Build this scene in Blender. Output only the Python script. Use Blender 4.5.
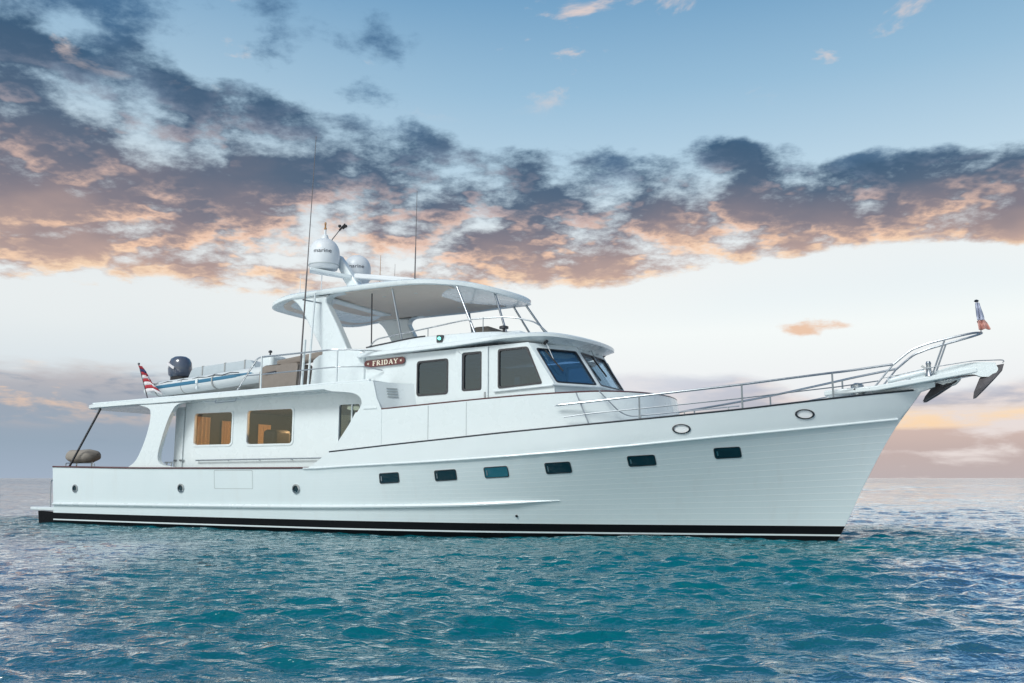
import bpy, bmesh, math, random
import numpy as np
from mathutils import Vector, Matrix
from mathutils.geometry import tessellate_polygon
R = math.radians
rng = random.Random(7)
for o in list(bpy.data.objects): bpy.data.objects.remove(o)
S = bpy.context.scene; COL = S.collection

# ------------------------------------------------------------------ camera
# metres; x towards the bow, y towards port, z up, waterline at z = 0
HEAD = 0.471162                      # camera heading (left of +y)
cd = bpy.data.cameras.new('camera'); cam = bpy.data.objects.new('camera', cd); COL.objects.link(cam)
cam.location = (21.8558, -18.502, 1.1796)
cam.rotation_euler = (math.pi/2 + 0.15052, 0, HEAD)
cd.sensor_width = 36; cd.lens = 900/1024*36; cd.clip_start = .1; cd.clip_end = 30000
S.camera = cam
S.view_settings.view_transform = 'Standard'; S.view_settings.look = 'None'
S.view_settings.exposure = 0; S.view_settings.gamma = 1

# ------------------------------------------------------------------ soft fill lamp added on the camera side; the sunset lies ahead
FILL_AZ = R(190); FILL_EL = R(44)      # azimuth from +y towards +x
sl = bpy.data.lights.new('soft_fill', 'SUN'); so = bpy.data.objects.new('soft_fill', sl); COL.objects.link(so)
sl.energy = 2.15; sl.angle = R(20); sl.color = (.95, 1, .975)
sdir = Vector((math.sin(FILL_AZ)*math.cos(FILL_EL), math.cos(FILL_AZ)*math.cos(FILL_EL), math.sin(FILL_EL)))
so.rotation_euler = (-sdir).to_track_quat('-Z', 'Y').to_euler()

# ------------------------------------------------------------------ node helpers
def lin(c):
    return tuple((x/255/12.92 if x/255 <= .04045 else ((x/255+.055)/1.055)**2.4) for x in c)
class NT:
    def __init__(s, tree): s.t = tree; s.n = tree.nodes; s.l = tree.links
    def node(s, kind, **kw):
        n = s.n.new(kind)
        for k, v in kw.items(): setattr(n, k, v)
        return n
    def put(s, sock, v):
        if hasattr(v, 'is_output'): s.l.new(v, sock)
        else: sock.default_value = v
    def m(s, op, a, b=None, c=None, clamp=False):
        n = s.node('ShaderNodeMath', operation=op); n.use_clamp = clamp
        for i, v in enumerate((a, b, c)):
            if v is not None: s.put(n.inputs[i], v)
        return n.outputs[0]
    def add(s, a, b): return s.m('ADD', a, b)
    def sub(s, a, b): return s.m('SUBTRACT', a, b)
    def mul(s, a, b): return s.m('MULTIPLY', a, b)
    def ss(s, a, lo, hi, t0=0., t1=1., kind='SMOOTHSTEP'):
        n = s.node('ShaderNodeMapRange', interpolation_type=kind)
        for k, v in zip(('Value', 'From Min', 'From Max', 'To Min', 'To Max'), (a, lo, hi, t0, t1)): s.put(n.inputs[k], v)
        return n.outputs[0]
    def mix(s, f, a, b, mode='MIX'):
        n = s.node('ShaderNodeMix', data_type='RGBA', blend_type=mode); n.clamp_factor = True
        s.put(n.inputs[0], f)
        for i, v in ((6, a), (7, b)): s.put(n.inputs[i], v if hasattr(v, 'is_output') else (*v[:3], 1))
        return n.outputs[2]
    def ramp(s, f, stops, interp='LINEAR'):
        n = s.node('ShaderNodeValToRGB'); r = n.color_ramp; r.interpolation = interp
        while len(r.elements) < len(stops): r.elements.new(.5)
        for e, (p, c) in zip(r.elements, stops): e.position = p; e.color = (*c[:3], 1)
        s.put(n.inputs[0], f); return n.outputs[0]
    def curve(s, f, pts):                    # piecewise-linear value by a chain of map ranges
        out = None
        for (x0, y0), (x1, y1) in zip(pts, pts[1:]):
            n = s.ss(f, x0, x1, 0, y1-y0, 'LINEAR'); out = s.add(y0, n) if out is None else s.add(out, n)
        return out
    def xyz(s, x, y, z=0.):
        n = s.node('ShaderNodeCombineXYZ')
        for i, v in enumerate((x, y, z)): s.put(n.inputs[i], v)
        return n.outputs[0]
    def sep(s, v):
        n = s.node('ShaderNodeSeparateXYZ'); s.l.new(v, n.inputs[0]); return n.outputs
    def noise(s, vec, scale, detail=4, rough=.55, dist=0., w=None):
        n = s.node('ShaderNodeTexNoise'); n.noise_dimensions = '4D' if w is not None else '3D'
        s.put(n.inputs['Vector'], vec); n.inputs['Scale'].default_value = scale; n.inputs['Detail'].default_value = detail
        n.inputs['Roughness'].default_value = rough; n.inputs['Distortion'].default_value = dist
        if w is not None: n.inputs['W'].default_value = w
        return n.outputs[0]
    def vadd(s, a, b, op='ADD'):
        n = s.node('ShaderNodeVectorMath', operation=op); s.put(n.inputs[0], a); s.put(n.inputs[1], b); return n.outputs[0]

# ------------------------------------------------------------------ sky: Nishita all round, sunset cloud field to the north-west
W = bpy.data.worlds.new('World'); S.world = W; W.use_nodes = True
T = NT(W.node_tree); T.n.clear()
sky = T.node('ShaderNodeTexSky', sky_type='NISHITA'); sky.sun_disc = False
sky.sun_elevation = FILL_EL; sky.sun_rotation = FILL_AZ; sky.altitude = 0; sky.air_density = 1.0; sky.dust_density = 1.5; sky.ozone_density = 1.5
D = T.node('ShaderNodeTexCoord').outputs['Generated']
dx, dy, dz = T.sep(D)
fx, fy = -math.sin(HEAD), math.cos(HEAD)
df = T.add(T.mul(dx, fx), T.mul(dy, fy)); dr = T.add(T.mul(dx, fy), T.mul(dy, -fx))
az = T.mul(T.m('ARCTAN2', dr, df), 180/math.pi)
el = T.mul(T.m('ARCSINE', dz), 180/math.pi)
elp = T.m('MAXIMUM', el, 0.)
# clear air, by elevation 0..60 degrees
base = T.ramp(T.m('DIVIDE', elp, 60.), [(0, lin((222, 222, 224))), (5/60, lin((238, 240, 242))), (9/60, lin((245, 250, 249))),
     (12.5/60, lin((228, 239, 244))), (18/60, lin((192, 217, 233))), (24/60, lin((152, 190, 217))), (31/60, lin((104, 154, 194))), (45/60, lin((60, 108, 160))), (1, lin((48, 88, 140)))])
base = T.mix(T.mul(T.mul(T.ss(az, 4, -26), T.ss(el, 34, 12)), .6), base, lin((196, 212, 222)))
inv = T.m('DIVIDE', 1., T.add(T.m('MAXIMUM', dz, 0.), .22))
P = T.xyz(T.mul(dr, inv), T.mul(df, inv), 0.)
def density(k, w, det):
    V = T.xyz(T.mul(T.mul(dr, inv), k), T.mul(T.mul(df, inv), k), w)
    a = T.noise(V, 7.8, det, .60, .03)
    b = T.noise(V, 2.6, 2, .5)
    return T.add(T.mul(a, .70), T.mul(b, .40))
d0 = density(1.0, 3.7, 9); dl0 = density(1.0, 3.7, 3.5); dl1 = density(1.028, 3.7, 3.5)
wob = T.mul(T.sub(T.noise(T.xyz(T.mul(az, .09), T.mul(el, .12)), 1.0, 3, .5), .5), 6.)
e_lo = T.add(T.curve(az, [(-32, 9.6), (-16, 10.2), (-4, 10.6), (6, 11.2), (14, 12.6), (30, 12.6)]), T.mul(wob, .3))
e_hi = T.add(T.curve(az, [(-32, 28.), (-22, 27.), (-12, 24.), (0, 22.6), (10, 22.2), (18, 20.6), (30, 20.)]), wob)
t = T.m('DIVIDE', T.sub(el, e_lo), T.sub(e_hi, e_lo))
cover = T.mul(T.ss(t, -.10, .16), T.ss(t, 1.18, .74))
cover = T.m('MAXIMUM', cover, T.mul(T.mul(T.ss(t, .6, 1.0), T.ss(az, 0, -9)), .80))
dd = T.add(d0, T.mul(T.sub(cover, 1.), .55))
alpha = T.ss(T.add(dd, T.add(T.ss(az, -8, -30, 0., .028), T.add(T.ss(az, 8, 16, 0., .02), T.mul(T.ss(az, -12, -4), T.ss(az, 12, 4, 0., .028))))), .42, .59)
thick = T.ss(dd, .48, .68)
lit = T.mul(T.ss(T.sub(dl0, dl1), -.015, .075), T.mul(T.ss(d0, .80, .5), T.ss(t, .9, .25, .18, 1.)))          # puffs brighter on the sunward (low) side
tn = T.m('ADD', t, T.mul(T.sub(T.noise(P, 3.3, 4, .5), .5), .5), clamp=True)
shade = T.ramp(tn, [(0, lin((222, 182, 154))), (.14, lin((182, 154, 146))), (.36, lin((122, 114, 126))),
     (.58, lin((70, 90, 116))), (.82, lin((46, 80, 112))), (1, lin((64, 104, 142)))])
glow = T.ramp(tn, [(0, lin((255, 226, 190))), (.25, lin((250, 205, 172))), (.5, lin((226, 192, 180))), (.75, lin((150, 166, 190))), (1, lin((128, 160, 192)))])
cl = T.mix(T.mul(lit, T.ss(thick, 1.1, .25)), shade, glow)
col = T.mix(T.mul(T.mul(T.ss(t, -.3, .1), T.ss(t, .75, .2)), .55), base, lin((248, 248, 245)))   # warm light between the cloud gaps
col = T.mix(T.mul(alpha, .93), col, cl)
# small bright wisps high up
wv = T.xyz(T.mul(az, .1), T.mul(el, .22), 9.2)
wn = T.noise(wv, 1.3, 6, .6, .3)
col = T.mix(T.mul(T.mul(T.ss(wn, .595, .72), T.ss(el, 22, 25)), .8), col, lin((236, 214, 204)))
# cumulus and haze banks near the horizon
hv = T.xyz(T.mul(az, .075), T.mul(el, .3), 2.2)
hn = T.noise(hv, 1.25, 7, .56, .2)
hn2 = T.noise(T.xyz(T.mul(az, .11), T.mul(el, .42), 7.7), 1.5, 7, .58, .3)
bump = T.mul(T.sub(hn, .5), 5.5)
# left bank
tl = T.add(T.curve(az, [(-34, 7.4), (-24, 6.6), (-19, 6.2), (-12, 6.0), (0, 5.6)]), bump)
left = T.mul(T.ss(el, tl, T.sub(tl, 1.6)), T.ss(az, -4, -17))
lc = T.ramp(T.m('DIVIDE', elp, 8.), [(0, lin((158, 174, 194))), (.25, lin((146, 164, 182))), (.5, lin((152, 163, 178))), (.72, lin((186, 182, 186))), (1, lin((222, 208, 198)))])
lc = T.mix(T.mul(T.ss(hn2, .52, .66), T.ss(el, 2.5, 5.2)), lc, lin((250, 208, 172)))
lc = T.mix(T.mul(T.ss(hn2, .46, .3), T.ss(el, 1.5, 4.)), lc, lin((122, 140, 162)))
col = T.mix(T.mul(left, .93), col, lc)
# right bank
tr = T.add(T.curve(az, [(0, 6.2), (8, 6.8), (14, 6.2), (19, 4.9), (24, 5.6), (31, 6.0)]), T.mul(bump, .55))
right = T.mul(T.ss(el, tr, T.sub(tr, .9)), T.ss(az, -2, 5))
rc = T.ramp(T.m('DIVIDE', elp, 8.), [(0, lin((186, 172, 172))), (.22, lin((194, 172, 166))), (.34, lin((206, 180, 170))), (.37, lin((252, 214, 170))), (.47, lin((250, 220, 186))), (.53, lin((178, 178, 190))), (.7, lin((188, 190, 204))), (.85, lin((206, 212, 222)))])
rc2 = T.mix(T.ss(hn2, .44, .64), rc, lin((232, 220, 216)))
rc = T.mix(T.mul(T.ss(az, 17, 6), .75), rc2, lin((220, 224, 232)))
col = T.mix(T.mul(right, .9), col, rc)
# stray peach puff on the right
pn = T.noise(T.xyz(T.mul(az, .35), T.mul(el, .9), 5.), 1., 4, .6)
pd = T.m('SQRT', T.add(T.m('POWER', T.m('DIVIDE', T.sub(az, 18.3), 2.4), 2.), T.m('POWER', T.m('DIVIDE', T.sub(el, 8.9), .55), 2.)))
col = T.mix(T.ss(T.sub(pd, T.mul(T.sub(pn, .5), 3.2)), 1.0, .1), col, lin((236, 200, 174)))
front = T.ss(df, -.15, .3)
scaled = T.vadd(col, (10., 10., 10.), 'MULTIPLY')
nish = T.vadd(sky.outputs[0], (1.02, 1., .90), 'MULTIPLY')
final = T.mix(front, nish, scaled)
bg = T.node('ShaderNodeBackground'); T.l.new(final, bg.inputs[0]); bg.inputs[1].default_value = .1
T.l.new(bg.outputs[0], T.node('ShaderNodeOutputWorld').inputs[0])

# ------------------------------------------------------------------ materials
M = {}
def pmat(name, color, rough=.5, metal=0., coat=0., var=.0, vscale=3., bump=0., bscale=40., ior=1.5, **kw):
    m = bpy.data.materials.new(name); m.use_nodes = True; t = NT(m.node_tree); b = t.n['Principled BSDF']
    c = (*color, 1)
    b.inputs['Base Color'].default_value = c; b.inputs['Roughness'].default_value = rough; b.inputs['Metallic'].default_value = metal
    b.inputs['Coat Weight'].default_value = coat; b.inputs['Coat Roughness'].default_value = .06; b.inputs['IOR'].default_value = ior
    tc = t.node('ShaderNodeTexCoord').outputs['Object']
    if var:
        n = t.noise(tc, vscale, 6, .6)
        t.l.new(t.mix(n, tuple(x*(1-var) for x in color), tuple(min(1, x*(1+var*.6)) for x in color)), b.inputs['Base Color'])
        t.l.new(t.ss(t.noise(tc, vscale*2.3, 4), .3, .7, rough*.8, min(1, rough*1.25), 'LINEAR'), b.inputs['Roughness'])
    if bump:
        bn = t.node('ShaderNodeBump'); bn.inputs['Strength'].default_value = bump; bn.inputs['Distance'].default_value = .01
        t.l.new(t.noise(tc, bscale, 3), bn.inputs['Height']); t.l.new(bn.outputs[0], b.inputs['Normal'])
    M[name] = m; return m, t, b
pmat('gelcoat', (.75, .81, .83), .28, coat=.35, var=.035, vscale=1.1, bump=.06, bscale=1.6)
pmat('white_paint', (.74, .80, .82), .35, coat=.2, var=.04, vscale=2.)
pmat('warm_white', (.74, .73, .70), .5, var=.06, vscale=5)
pmat('headliner', (.78, .68, .61), .75, var=.05, vscale=4, bump=.15, bscale=60)
pmat('steel', (.46, .49, .52), .34, metal=1., var=.1, vscale=9)
pmat('dark_steel', (.10, .10, .11), .35, metal=.9, var=.2, vscale=12)
pmat('galvanised', (.17, .155, .16), .45, metal=.6, var=.3, vscale=14)
pmat('teak', (.13, .045, .04), .32, coat=.4, var=.25, vscale=8)
pmat('teak_deck', (.32, .22, .14), .7, var=.2, vscale=10)
pmat('wood', (.42, .22, .09), .4, var=.25, vscale=5)
pmat('curtain', (.66, .46, .26), .8, var=.15, vscale=6)
pmat('black_rubber', (.015, .015, .017), .5, var=.2, vscale=10)
pmat('boot_black', (.004, .005, .007), .55, var=.3, vscale=6, ior=1.25)
pmat('canvas', (.245, .21, .185), .9, var=.18, vscale=7, bump=.5, bscale=9)
pmat('canvas_light', (.31, .275, .24), .9, var=.15, vscale=7, bump=.5, bscale=9)
pmat('hypalon', (.62, .66, .68), .55, var=.06, vscale=4)
pmat('hypalon_blue', (.035, .16, .27), .5, var=.1, vscale=4)
pmat('tender_cover', (.50, .56, .60), .8, var=.12, vscale=5, bump=.4, bscale=7); pmat('tender_grey', (.36, .37, .37), .5, var=.08, vscale=3)
pmat('cowling', (.08, .10, .145), .2, coat=.8, var=.1, vscale=3)
pmat('radome', (.74, .77, .80), .4, var=.03, vscale=3)
pmat('sky_glint', (.93, .94, .95), .2, coat=.6); pmat('letter_dark', (.02, .025, .05), .5)  # hawse bowl white: sky mirrored in polished steel, put into the colour
pmat('letter_gold', (.82, .76, .62), .4)
pmat('board_red', (.14, .035, .035), .3, coat=.5, var=.2, vscale=9)
pmat('seam', (.45, .49, .50), .6)
pmat('dark_interior', (.03, .035, .04), .6, var=.2, vscale=4)
pmat('flag_white', (.72, .70, .72), .85); pmat('flag_red', (.42, .035, .05), .85); pmat('flag_navy', (.05, .06, .16), .85)
pmat('flag_blue', (.50, .53, .66), .85); pmat('flag_salmon', (.58, .30, .26), .85)
# hull paint: the planked topsides, seams follow the sheer through the UV map
m, t, b = pmat('hull_paint', (.76, .80, .815), .3, coat=.3)
uv = t.node('ShaderNodeTexCoord').outputs['UV']; ux, uy, _ = t.sep(uv)
fr = t.m('FRACT', t.mul(uy, 15.)); g = t.m('ABSOLUTE', t.sub(fr, .5))
seam = t.ss(g, .41, .5)
tc = t.node('ShaderNodeTexCoord').outputs['Object']
n1 = t.noise(tc, .9, 5, .6); vs = t.node('ShaderNodeMapping'); vs.inputs['Scale'].default_value = (2.2, 2.2, .25); t.l.new(tc, vs.inputs[0])
n2 = t.noise(vs.outputs[0], 1.6, 5, .6)
c0 = t.mix(n1, (.68, .765, .785), (.74, .81, .83)); c0 = t.mix(t.mul(t.ss(n2, .5, .8), .4), c0, (.66, .70, .70))
t.l.new(t.mix(t.mul(seam, t.ss(ux, .40, .75, .08, .75)), c0, (.86, .89, .9)), b.inputs['Base Color'])
bn = t.node('ShaderNodeBump'); bn.inputs['Strength'].default_value = .25; bn.inputs['Distance'].default_value = .006
t.l.new(t.add(t.mul(seam, t.ss(ux, .3, .7, .1, .8)), t.mul(n1, .6)), bn.inputs['Height']); t.l.new(bn.outputs[0], b.inputs['Normal'])

def glassmat(name, tint, refl_rough=.03, opacity=.0, body=(.02, .03, .035), ior=1.6, gloss=(.9, .95, 1)):
    m = bpy.data.materials.new(name); m.use_nodes = True; t = NT(m.node_tree); t.n.clear()
    tr = t.node('ShaderNodeBsdfTransparent'); tr.inputs[0].default_value = (*tint, 1)
    gl = t.node('ShaderNodeBsdfGlossy'); gl.inputs['Roughness'].default_value = refl_rough; gl.inputs[0].default_value = (*gloss, 1)
    df = t.node('ShaderNodeBsdfDiffuse'); df.inputs[0].default_value = (*body, 1)
    a = t.node('ShaderNodeMixShader'); a.inputs[0].default_value = opacity
    t.l.new(tr.outputs[0], a.inputs[1]); t.l.new(df.outputs[0], a.inputs[2])
    fr = t.node('ShaderNodeFresnel'); bf = t.node('ShaderNodeNewGeometry').outputs['Backfacing']; t.l.new(t.add(t.mul(bf, 1/ior-ior), ior), fr.inputs[0])
    x = t.node('ShaderNodeMixShader'); t.l.new(fr.outputs[0], x.inputs[0]); t.l.new(a.outputs[0], x.inputs[1]); t.l.new(gl.outputs[0], x.inputs[2])
    nz = t.noise(t.node('ShaderNodeTexCoord').outputs['Object'], 2.2, 2); bn = t.node('ShaderNodeBump'); bn.inputs['Strength'].default_value = .05
    t.l.new(nz, bn.inputs['Height']); t.l.new(bn.outputs[0], gl.inputs['Normal'])
    t.l.new(x.outputs[0], t.node('ShaderNodeOutputMaterial').inputs[0]); M[name] = m
glassmat('tint_glass', (.74, .74, .73), ior=1.7)
glassmat('dark_glass', (.30, .39, .46), opacity=.10, body=(.03, .085, .125), ior=2.0)
glassmat('screen_glass', (.45, .66, .9), opacity=.34, body=(.07, .18, .28), ior=2.2, gloss=(.6, .85, 1))
glassmat('clear_glass', (.86, .93, .97), ior=1.6)
glassmat('port_glass', (.1, .15, .17), opacity=.8, body=(.010, .040, .055))
glassmat('port_glass_blue', (.1, .15, .17), opacity=.85, body=(.02, .16, .22))
m = bpy.data.materials.new('green_lens'); m.use_nodes = True; b = m.node_tree.nodes['Principled BSDF']
b.inputs['Base Color'].default_value = (.1, .8, .6, 1); b.inputs['Emission Color'].default_value = (.25, 1, .8, 1); b.inputs['Emission Strength'].default_value = 1.6
M['green_lens'] = m
m = bpy.data.materials.new('lamp_glow'); m.use_nodes = True; b = m.node_tree.nodes['Principled BSDF']
b.inputs['Emission Color'].default_value = (1, .72, .4, 1); b.inputs['Emission Strength'].default_value = 4.; M['lamp_glow'] = m

# water: turquoise body under a reflecting skin; a teal, duller patch paints in the yacht's dark reflection
m = bpy.data.materials.new('sea_water'); m.use_nodes = True; t = NT(m.node_tree); t.n.clear(); M['sea_water'] = m
geo = t.node('ShaderNodeNewGeometry'); pos = geo.outputs['Position']; px, py, pz = t.sep(pos)
cdn = t.node('ShaderNodeVectorMath', operation='DISTANCE'); t.l.new(pos, cdn.inputs[0]); cdn.inputs[1].default_value = (21.86, -18.5, 0)
dist = cdn.outputs['Value']
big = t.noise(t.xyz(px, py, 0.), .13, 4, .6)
ex, ey = t.sub(px, 21.86-17*.454), t.add(py, 18.5-17*.891)          # centre of the painted reflection patch
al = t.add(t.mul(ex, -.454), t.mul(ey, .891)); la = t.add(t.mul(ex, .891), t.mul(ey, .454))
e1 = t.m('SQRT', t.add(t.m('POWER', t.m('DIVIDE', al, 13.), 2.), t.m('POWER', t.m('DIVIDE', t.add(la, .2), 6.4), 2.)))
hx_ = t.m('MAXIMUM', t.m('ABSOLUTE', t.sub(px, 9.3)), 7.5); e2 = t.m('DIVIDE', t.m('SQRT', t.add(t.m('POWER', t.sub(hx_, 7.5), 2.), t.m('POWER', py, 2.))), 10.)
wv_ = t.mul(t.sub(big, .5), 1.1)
painted_reflection = t.m('MAXIMUM', t.ss(t.add(e1, t.mul(wv_, .6)), 1.08, .78), t.ss(t.add(e2, t.mul(wv_, .6)), .80, .45))
rip = t.xyz(t.mul(la, .75), t.mul(al, 1.5), 0.)
h = t.add(t.add(t.mul(t.noise(rip, .55, 3, .55, .4), t.ss(dist, 25, 90, 0., 7.)), t.mul(t.noise(rip, .16, 3, .6, .4), t.ss(dist, 60, 300, 0., 34.))), t.add(t.add(t.mul(t.noise(rip, 2.6, 3, .55, .4), 1.), t.mul(t.noise(rip, 7., 3, .55, .5), .55)), t.mul(t.noise(rip, 19., 2, .5, .3), .12)))
bn = t.node('ShaderNodeBump'); bn.inputs['Distance'].default_value = .12
t.put(bn.inputs['Strength'], t.ss(dist, 8, 60, .58, .28)); t.l.new(h, bn.inputs['Height'])
lw = t.node('ShaderNodeLayerWeight'); lw.inputs['Blend'].default_value = .5; t.l.new(bn.outputs[0], lw.inputs['Normal'])
fr = t.m('POWER', lw.outputs['Facing'], t.ss(painted_reflection, 0, 1, .55, 3.5, 'LINEAR'))
fac = t.m('ADD', .02, t.mul(fr, t.ss(painted_reflection, 0, 1, .97, .80, 'LINEAR')), clamp=True)
dfw = t.node('ShaderNodeBsdfDiffuse'); t.l.new(t.mix(painted_reflection, (.015, .090, .145), (.000, .125, .160)), dfw.inputs[0])
glw = t.node('ShaderNodeBsdfGlossy'); t.put(glw.inputs['Roughness'], t.ss(dist, 15, 400, .035, .10)); glw.inputs[0].default_value = (1, 1, 1, 1)
for n_ in (glw, dfw): t.l.new(bn.outputs[0], n_.inputs['Normal'])
mx = t.node('ShaderNodeMixShader'); t.l.new(fac, mx.inputs[0]); t.l.new(dfw.outputs[0], mx.inputs[1]); t.l.new(glw.outputs[0], mx.inputs[2])
t.l.new(mx.outputs[0], t.node('ShaderNodeOutputMaterial').inputs[0])

# ------------------------------------------------------------------ mesh helpers
def rrect(x0, z0, x1, z1, r, n=5):
    p = []
    for cx, cz, a0 in ((x1-r, z1-r, 0), (x0+r, z1-r, 90), (x0+r, z0+r, 180), (x1-r, z0+r, 270)):
        for i in range(n+1):
            a = R(a0+90*i/n); p.append((cx+r*math.cos(a), cz+r*math.sin(a)))
    return p
def rpoly(pts, r, n=5):
    out = []; k = len(pts)
    for i in range(k):
        p0, p1, p2 = (Vector(pts[(i+j) % k]) for j in (-1, 0, 1))
        rr = min(r, (p0-p1).length*.45, (p2-p1).length*.45)
        a = p1+(p0-p1).normalized()*rr; c = p1+(p2-p1).normalized()*rr
        for j in range(n+1):
            u = j/n; q = a*(1-u)**2+p1*2*u*(1-u)+c*u*u; out.append(tuple(q))
    return out
def spl(pts, n=8):                           # Catmull-Rom through points
    P = [Vector(p) for p in pts]; P = [P[0]*2-P[1]]+P+[P[-1]*2-P[-2]]; out = []
    for i in range(1, len(P)-2):
        a, b, c, d = P[i-1:i+3]
        for j in range(n):
            u = j/n
            out.append(.5*((2*b)+(c-a)*u+(2*a-5*b+4*c-d)*u*u+(3*b-a-3*c+d)*u**3))
    out.append(P[-2]); return [tuple(q) for q in out]
def fillet(pts, r, n=5):                     # open path, rounded bends
    P = [Vector(p) for p in pts]; out = [P[0]]
    for i in range(1, len(P)-1):
        a, b, c = P[i-1:i+2]; rr = min(r, (a-b).length*.45, (c-b).length*.45)
        s = b+(a-b).normalized()*rr; e = b+(c-b).normalized()*rr
        for j in range(n+1):
            u = j/n; out.append(s*(1-u)**2+b*2*u*(1-u)+e*u*u)
    return [tuple(q) for q in out+[P[-1]]]
class MB:
    def __init__(s): s.v = []; s.f = []
    def raw(s, v, f):
        k = len(s.v); s.v += [tuple(p) for p in v]; s.f += [tuple(i+k for i in q) for q in f]; return s
    def box(s, x0, x1, y0, y1, z0, z1):
        return s.raw([(x, y, z) for x in (x0, x1) for y in (y0, y1) for z in (z0, z1)],
                     [(0, 1, 3, 2), (4, 6, 7, 5), (0, 4, 5, 1), (2, 3, 7, 6), (0, 2, 6, 4), (1, 5, 7, 3)])
    def bar(s, a, b, w, h, up=(0, 0, 1)):     # rectangular bar between two points
        a, b = Vector(a), Vector(b); d = (b-a).normalized(); sd = d.cross(Vector(up)).normalized(); u = sd.cross(d)
        v = [p+sd*i*w/2+u*j*h/2 for p in (a, b) for i, j in ((-1, -1), (1, -1), (1, 1), (-1, 1))]
        return s.raw(v, [(0, 1, 2, 3), (7, 6, 5, 4), (0, 4, 5, 1), (1, 5, 6, 2), (2, 6, 7, 3), (3, 7, 4, 0)])
    def tube(s, path, r, seg=8, flat=1.):
        P = [Vector(p) for p in path]; n = len(P); rs = r if isinstance(r, (list, tuple)) else [r]*n
        t0 = (P[1]-P[0]).normalized(); up = Vector((0, 0, 1)) if abs(t0.z) < .95 else Vector((0, 1, 0))
        nx = t0.cross(up).normalized(); V = []; F = []
        for i, p in enumerate(P):
            tt = (P[min(i+1, n-1)]-P[max(i-1, 0)]).normalized(); nx = (nx-tt*nx.dot(tt)).normalized(); ny = tt.cross(nx)
            for k in range(seg):
                a = 2*math.pi*k/seg; V.append(p+nx*math.cos(a)*rs[i]+ny*math.sin(a)*rs[i]*flat)
        for i in range(n-1):
            for k in range(seg):
                F.append((i*seg+k, i*seg+(k+1) % seg, (i+1)*seg+(k+1) % seg, (i+1)*seg+k))
        F += [tuple(range(seg))[::-1], tuple((n-1)*seg+k for k in range(seg))]
        return s.raw(V, F)
    def lathe(s, c, prof, seg=24, ax=(0, 0, 1)):   # prof: (radius, height) along ax
        q = Vector((0, 0, 1)).rotation_difference(Vector(ax)); c = Vector(c); V = []; F = []; n = len(prof)
        for r, h in prof:
            for k in range(seg):
                a = 2*math.pi*k/seg; V.append(c+q @ Vector((r*math.cos(a), r*math.sin(a), h)))
        for i in range(n-1):
            for k in range(seg):
                F.append((i*seg+k, i*seg+(k+1) % seg, (i+1)*seg+(k+1) % seg, (i+1)*seg+k))
        F += [tuple(range(seg))[::-1], tuple((n-1)*seg+k for k in range(seg))]
        return s.raw(V, F)
    def panel(s, outer, holes, fmap, d0, d1):  # flat sheet with holes and thickness
        loops = [list(outer)]+[list(h) for h in holes]; flat = [p for l in loops for p in l]; n = len(flat)
        tri = tessellate_polygon([[Vector((p[0], p[1], 0)) for p in l] for l in loops])
        V = [fmap(p[0], p[1], d0) for p in flat]+[fmap(p[0], p[1], d1) for p in flat]; F = []
        for a, b_, c in tri: F += [(a, b_, c), (c+n, b_+n, a+n)]
        k = 0
        for l in loops:
            for i in range(len(l)):
                a, b_ = k+i, k+(i+1) % len(l); F.append((a, b_, b_+n, a+n))
            k += len(l)
        return s.raw(V, F)
    def rings(s, rings, close=True, cap0=True, cap1=True):
        m_ = len(rings[0]); V = [p for r in rings for p in r]; F = []
        for i in range(len(rings)-1):
            for k in range(m_ if close else m_-1):
                F.append((i*m_+k, i*m_+(k+1) % m_, (i+1)*m_+(k+1) % m_, (i+1)*m_+k))
        if cap0: F.append(tuple(range(m_))[::-1])
        if cap1: F.append(tuple((len(rings)-1)*m_+k for k in range(m_)))
        return s.raw(V, F)
    def build(s, name, mat, parent=None, bevel=0., smooth=38, origin=None, uv=None):
        me = bpy.data.meshes.new(name); o_ = Vector(origin) if origin else Vector()
        me.from_pydata([Vector(p)-o_ for p in s.v], [], s.f)
        bm = bmesh.new(); bm.from_mesh(me); bmesh.ops.remove_doubles(bm, verts=bm.verts, dist=1e-5) if uv is None else None
        bmesh.ops.recalc_face_normals(bm, faces=bm.faces); bm.to_mesh(me); bm.free()
        if uv is not None:
            ul = me.uv_layers.new(name='UVMap'); idx = np.empty(len(me.loops), int); me.loops.foreach_get('vertex_index', idx)
            ul.data.foreach_set('uv', np.asarray(uv, float)[idx].ravel())
        if smooth:
            me.polygons.foreach_set('use_smooth', [True]*len(me.polygons)); me.set_sharp_from_angle(angle=R(smooth))
        me.materials.append(M[mat]); o = bpy.data.objects.new(name, me); COL.objects.link(o); o.location = o_
        if parent: o.parent = parent
        if bevel:
            md = o.modifiers.new('bevel', 'BEVEL'); md.width = bevel; md.segments = 2; md.limit_method = 'ANGLE'; md.angle_limit = R(40)
        return o
def tag(o, label=None, cat=None, group=None, kind=None):
    for k, v in (('label', label), ('category', cat), ('group', group), ('kind', kind)):
        if v: o[k] = v
    return o
def empty(name, loc=(0, 0, 0)):
    o = bpy.data.objects.new(name, None); COL.objects.link(o); o.location = loc; o.empty_display_size = .3; return o
def child(o, parent):                          # keep world place under a parent that is moved
    o.parent = parent; o.matrix_parent_inverse = Matrix.Translation(-parent.location)
    return o
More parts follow.
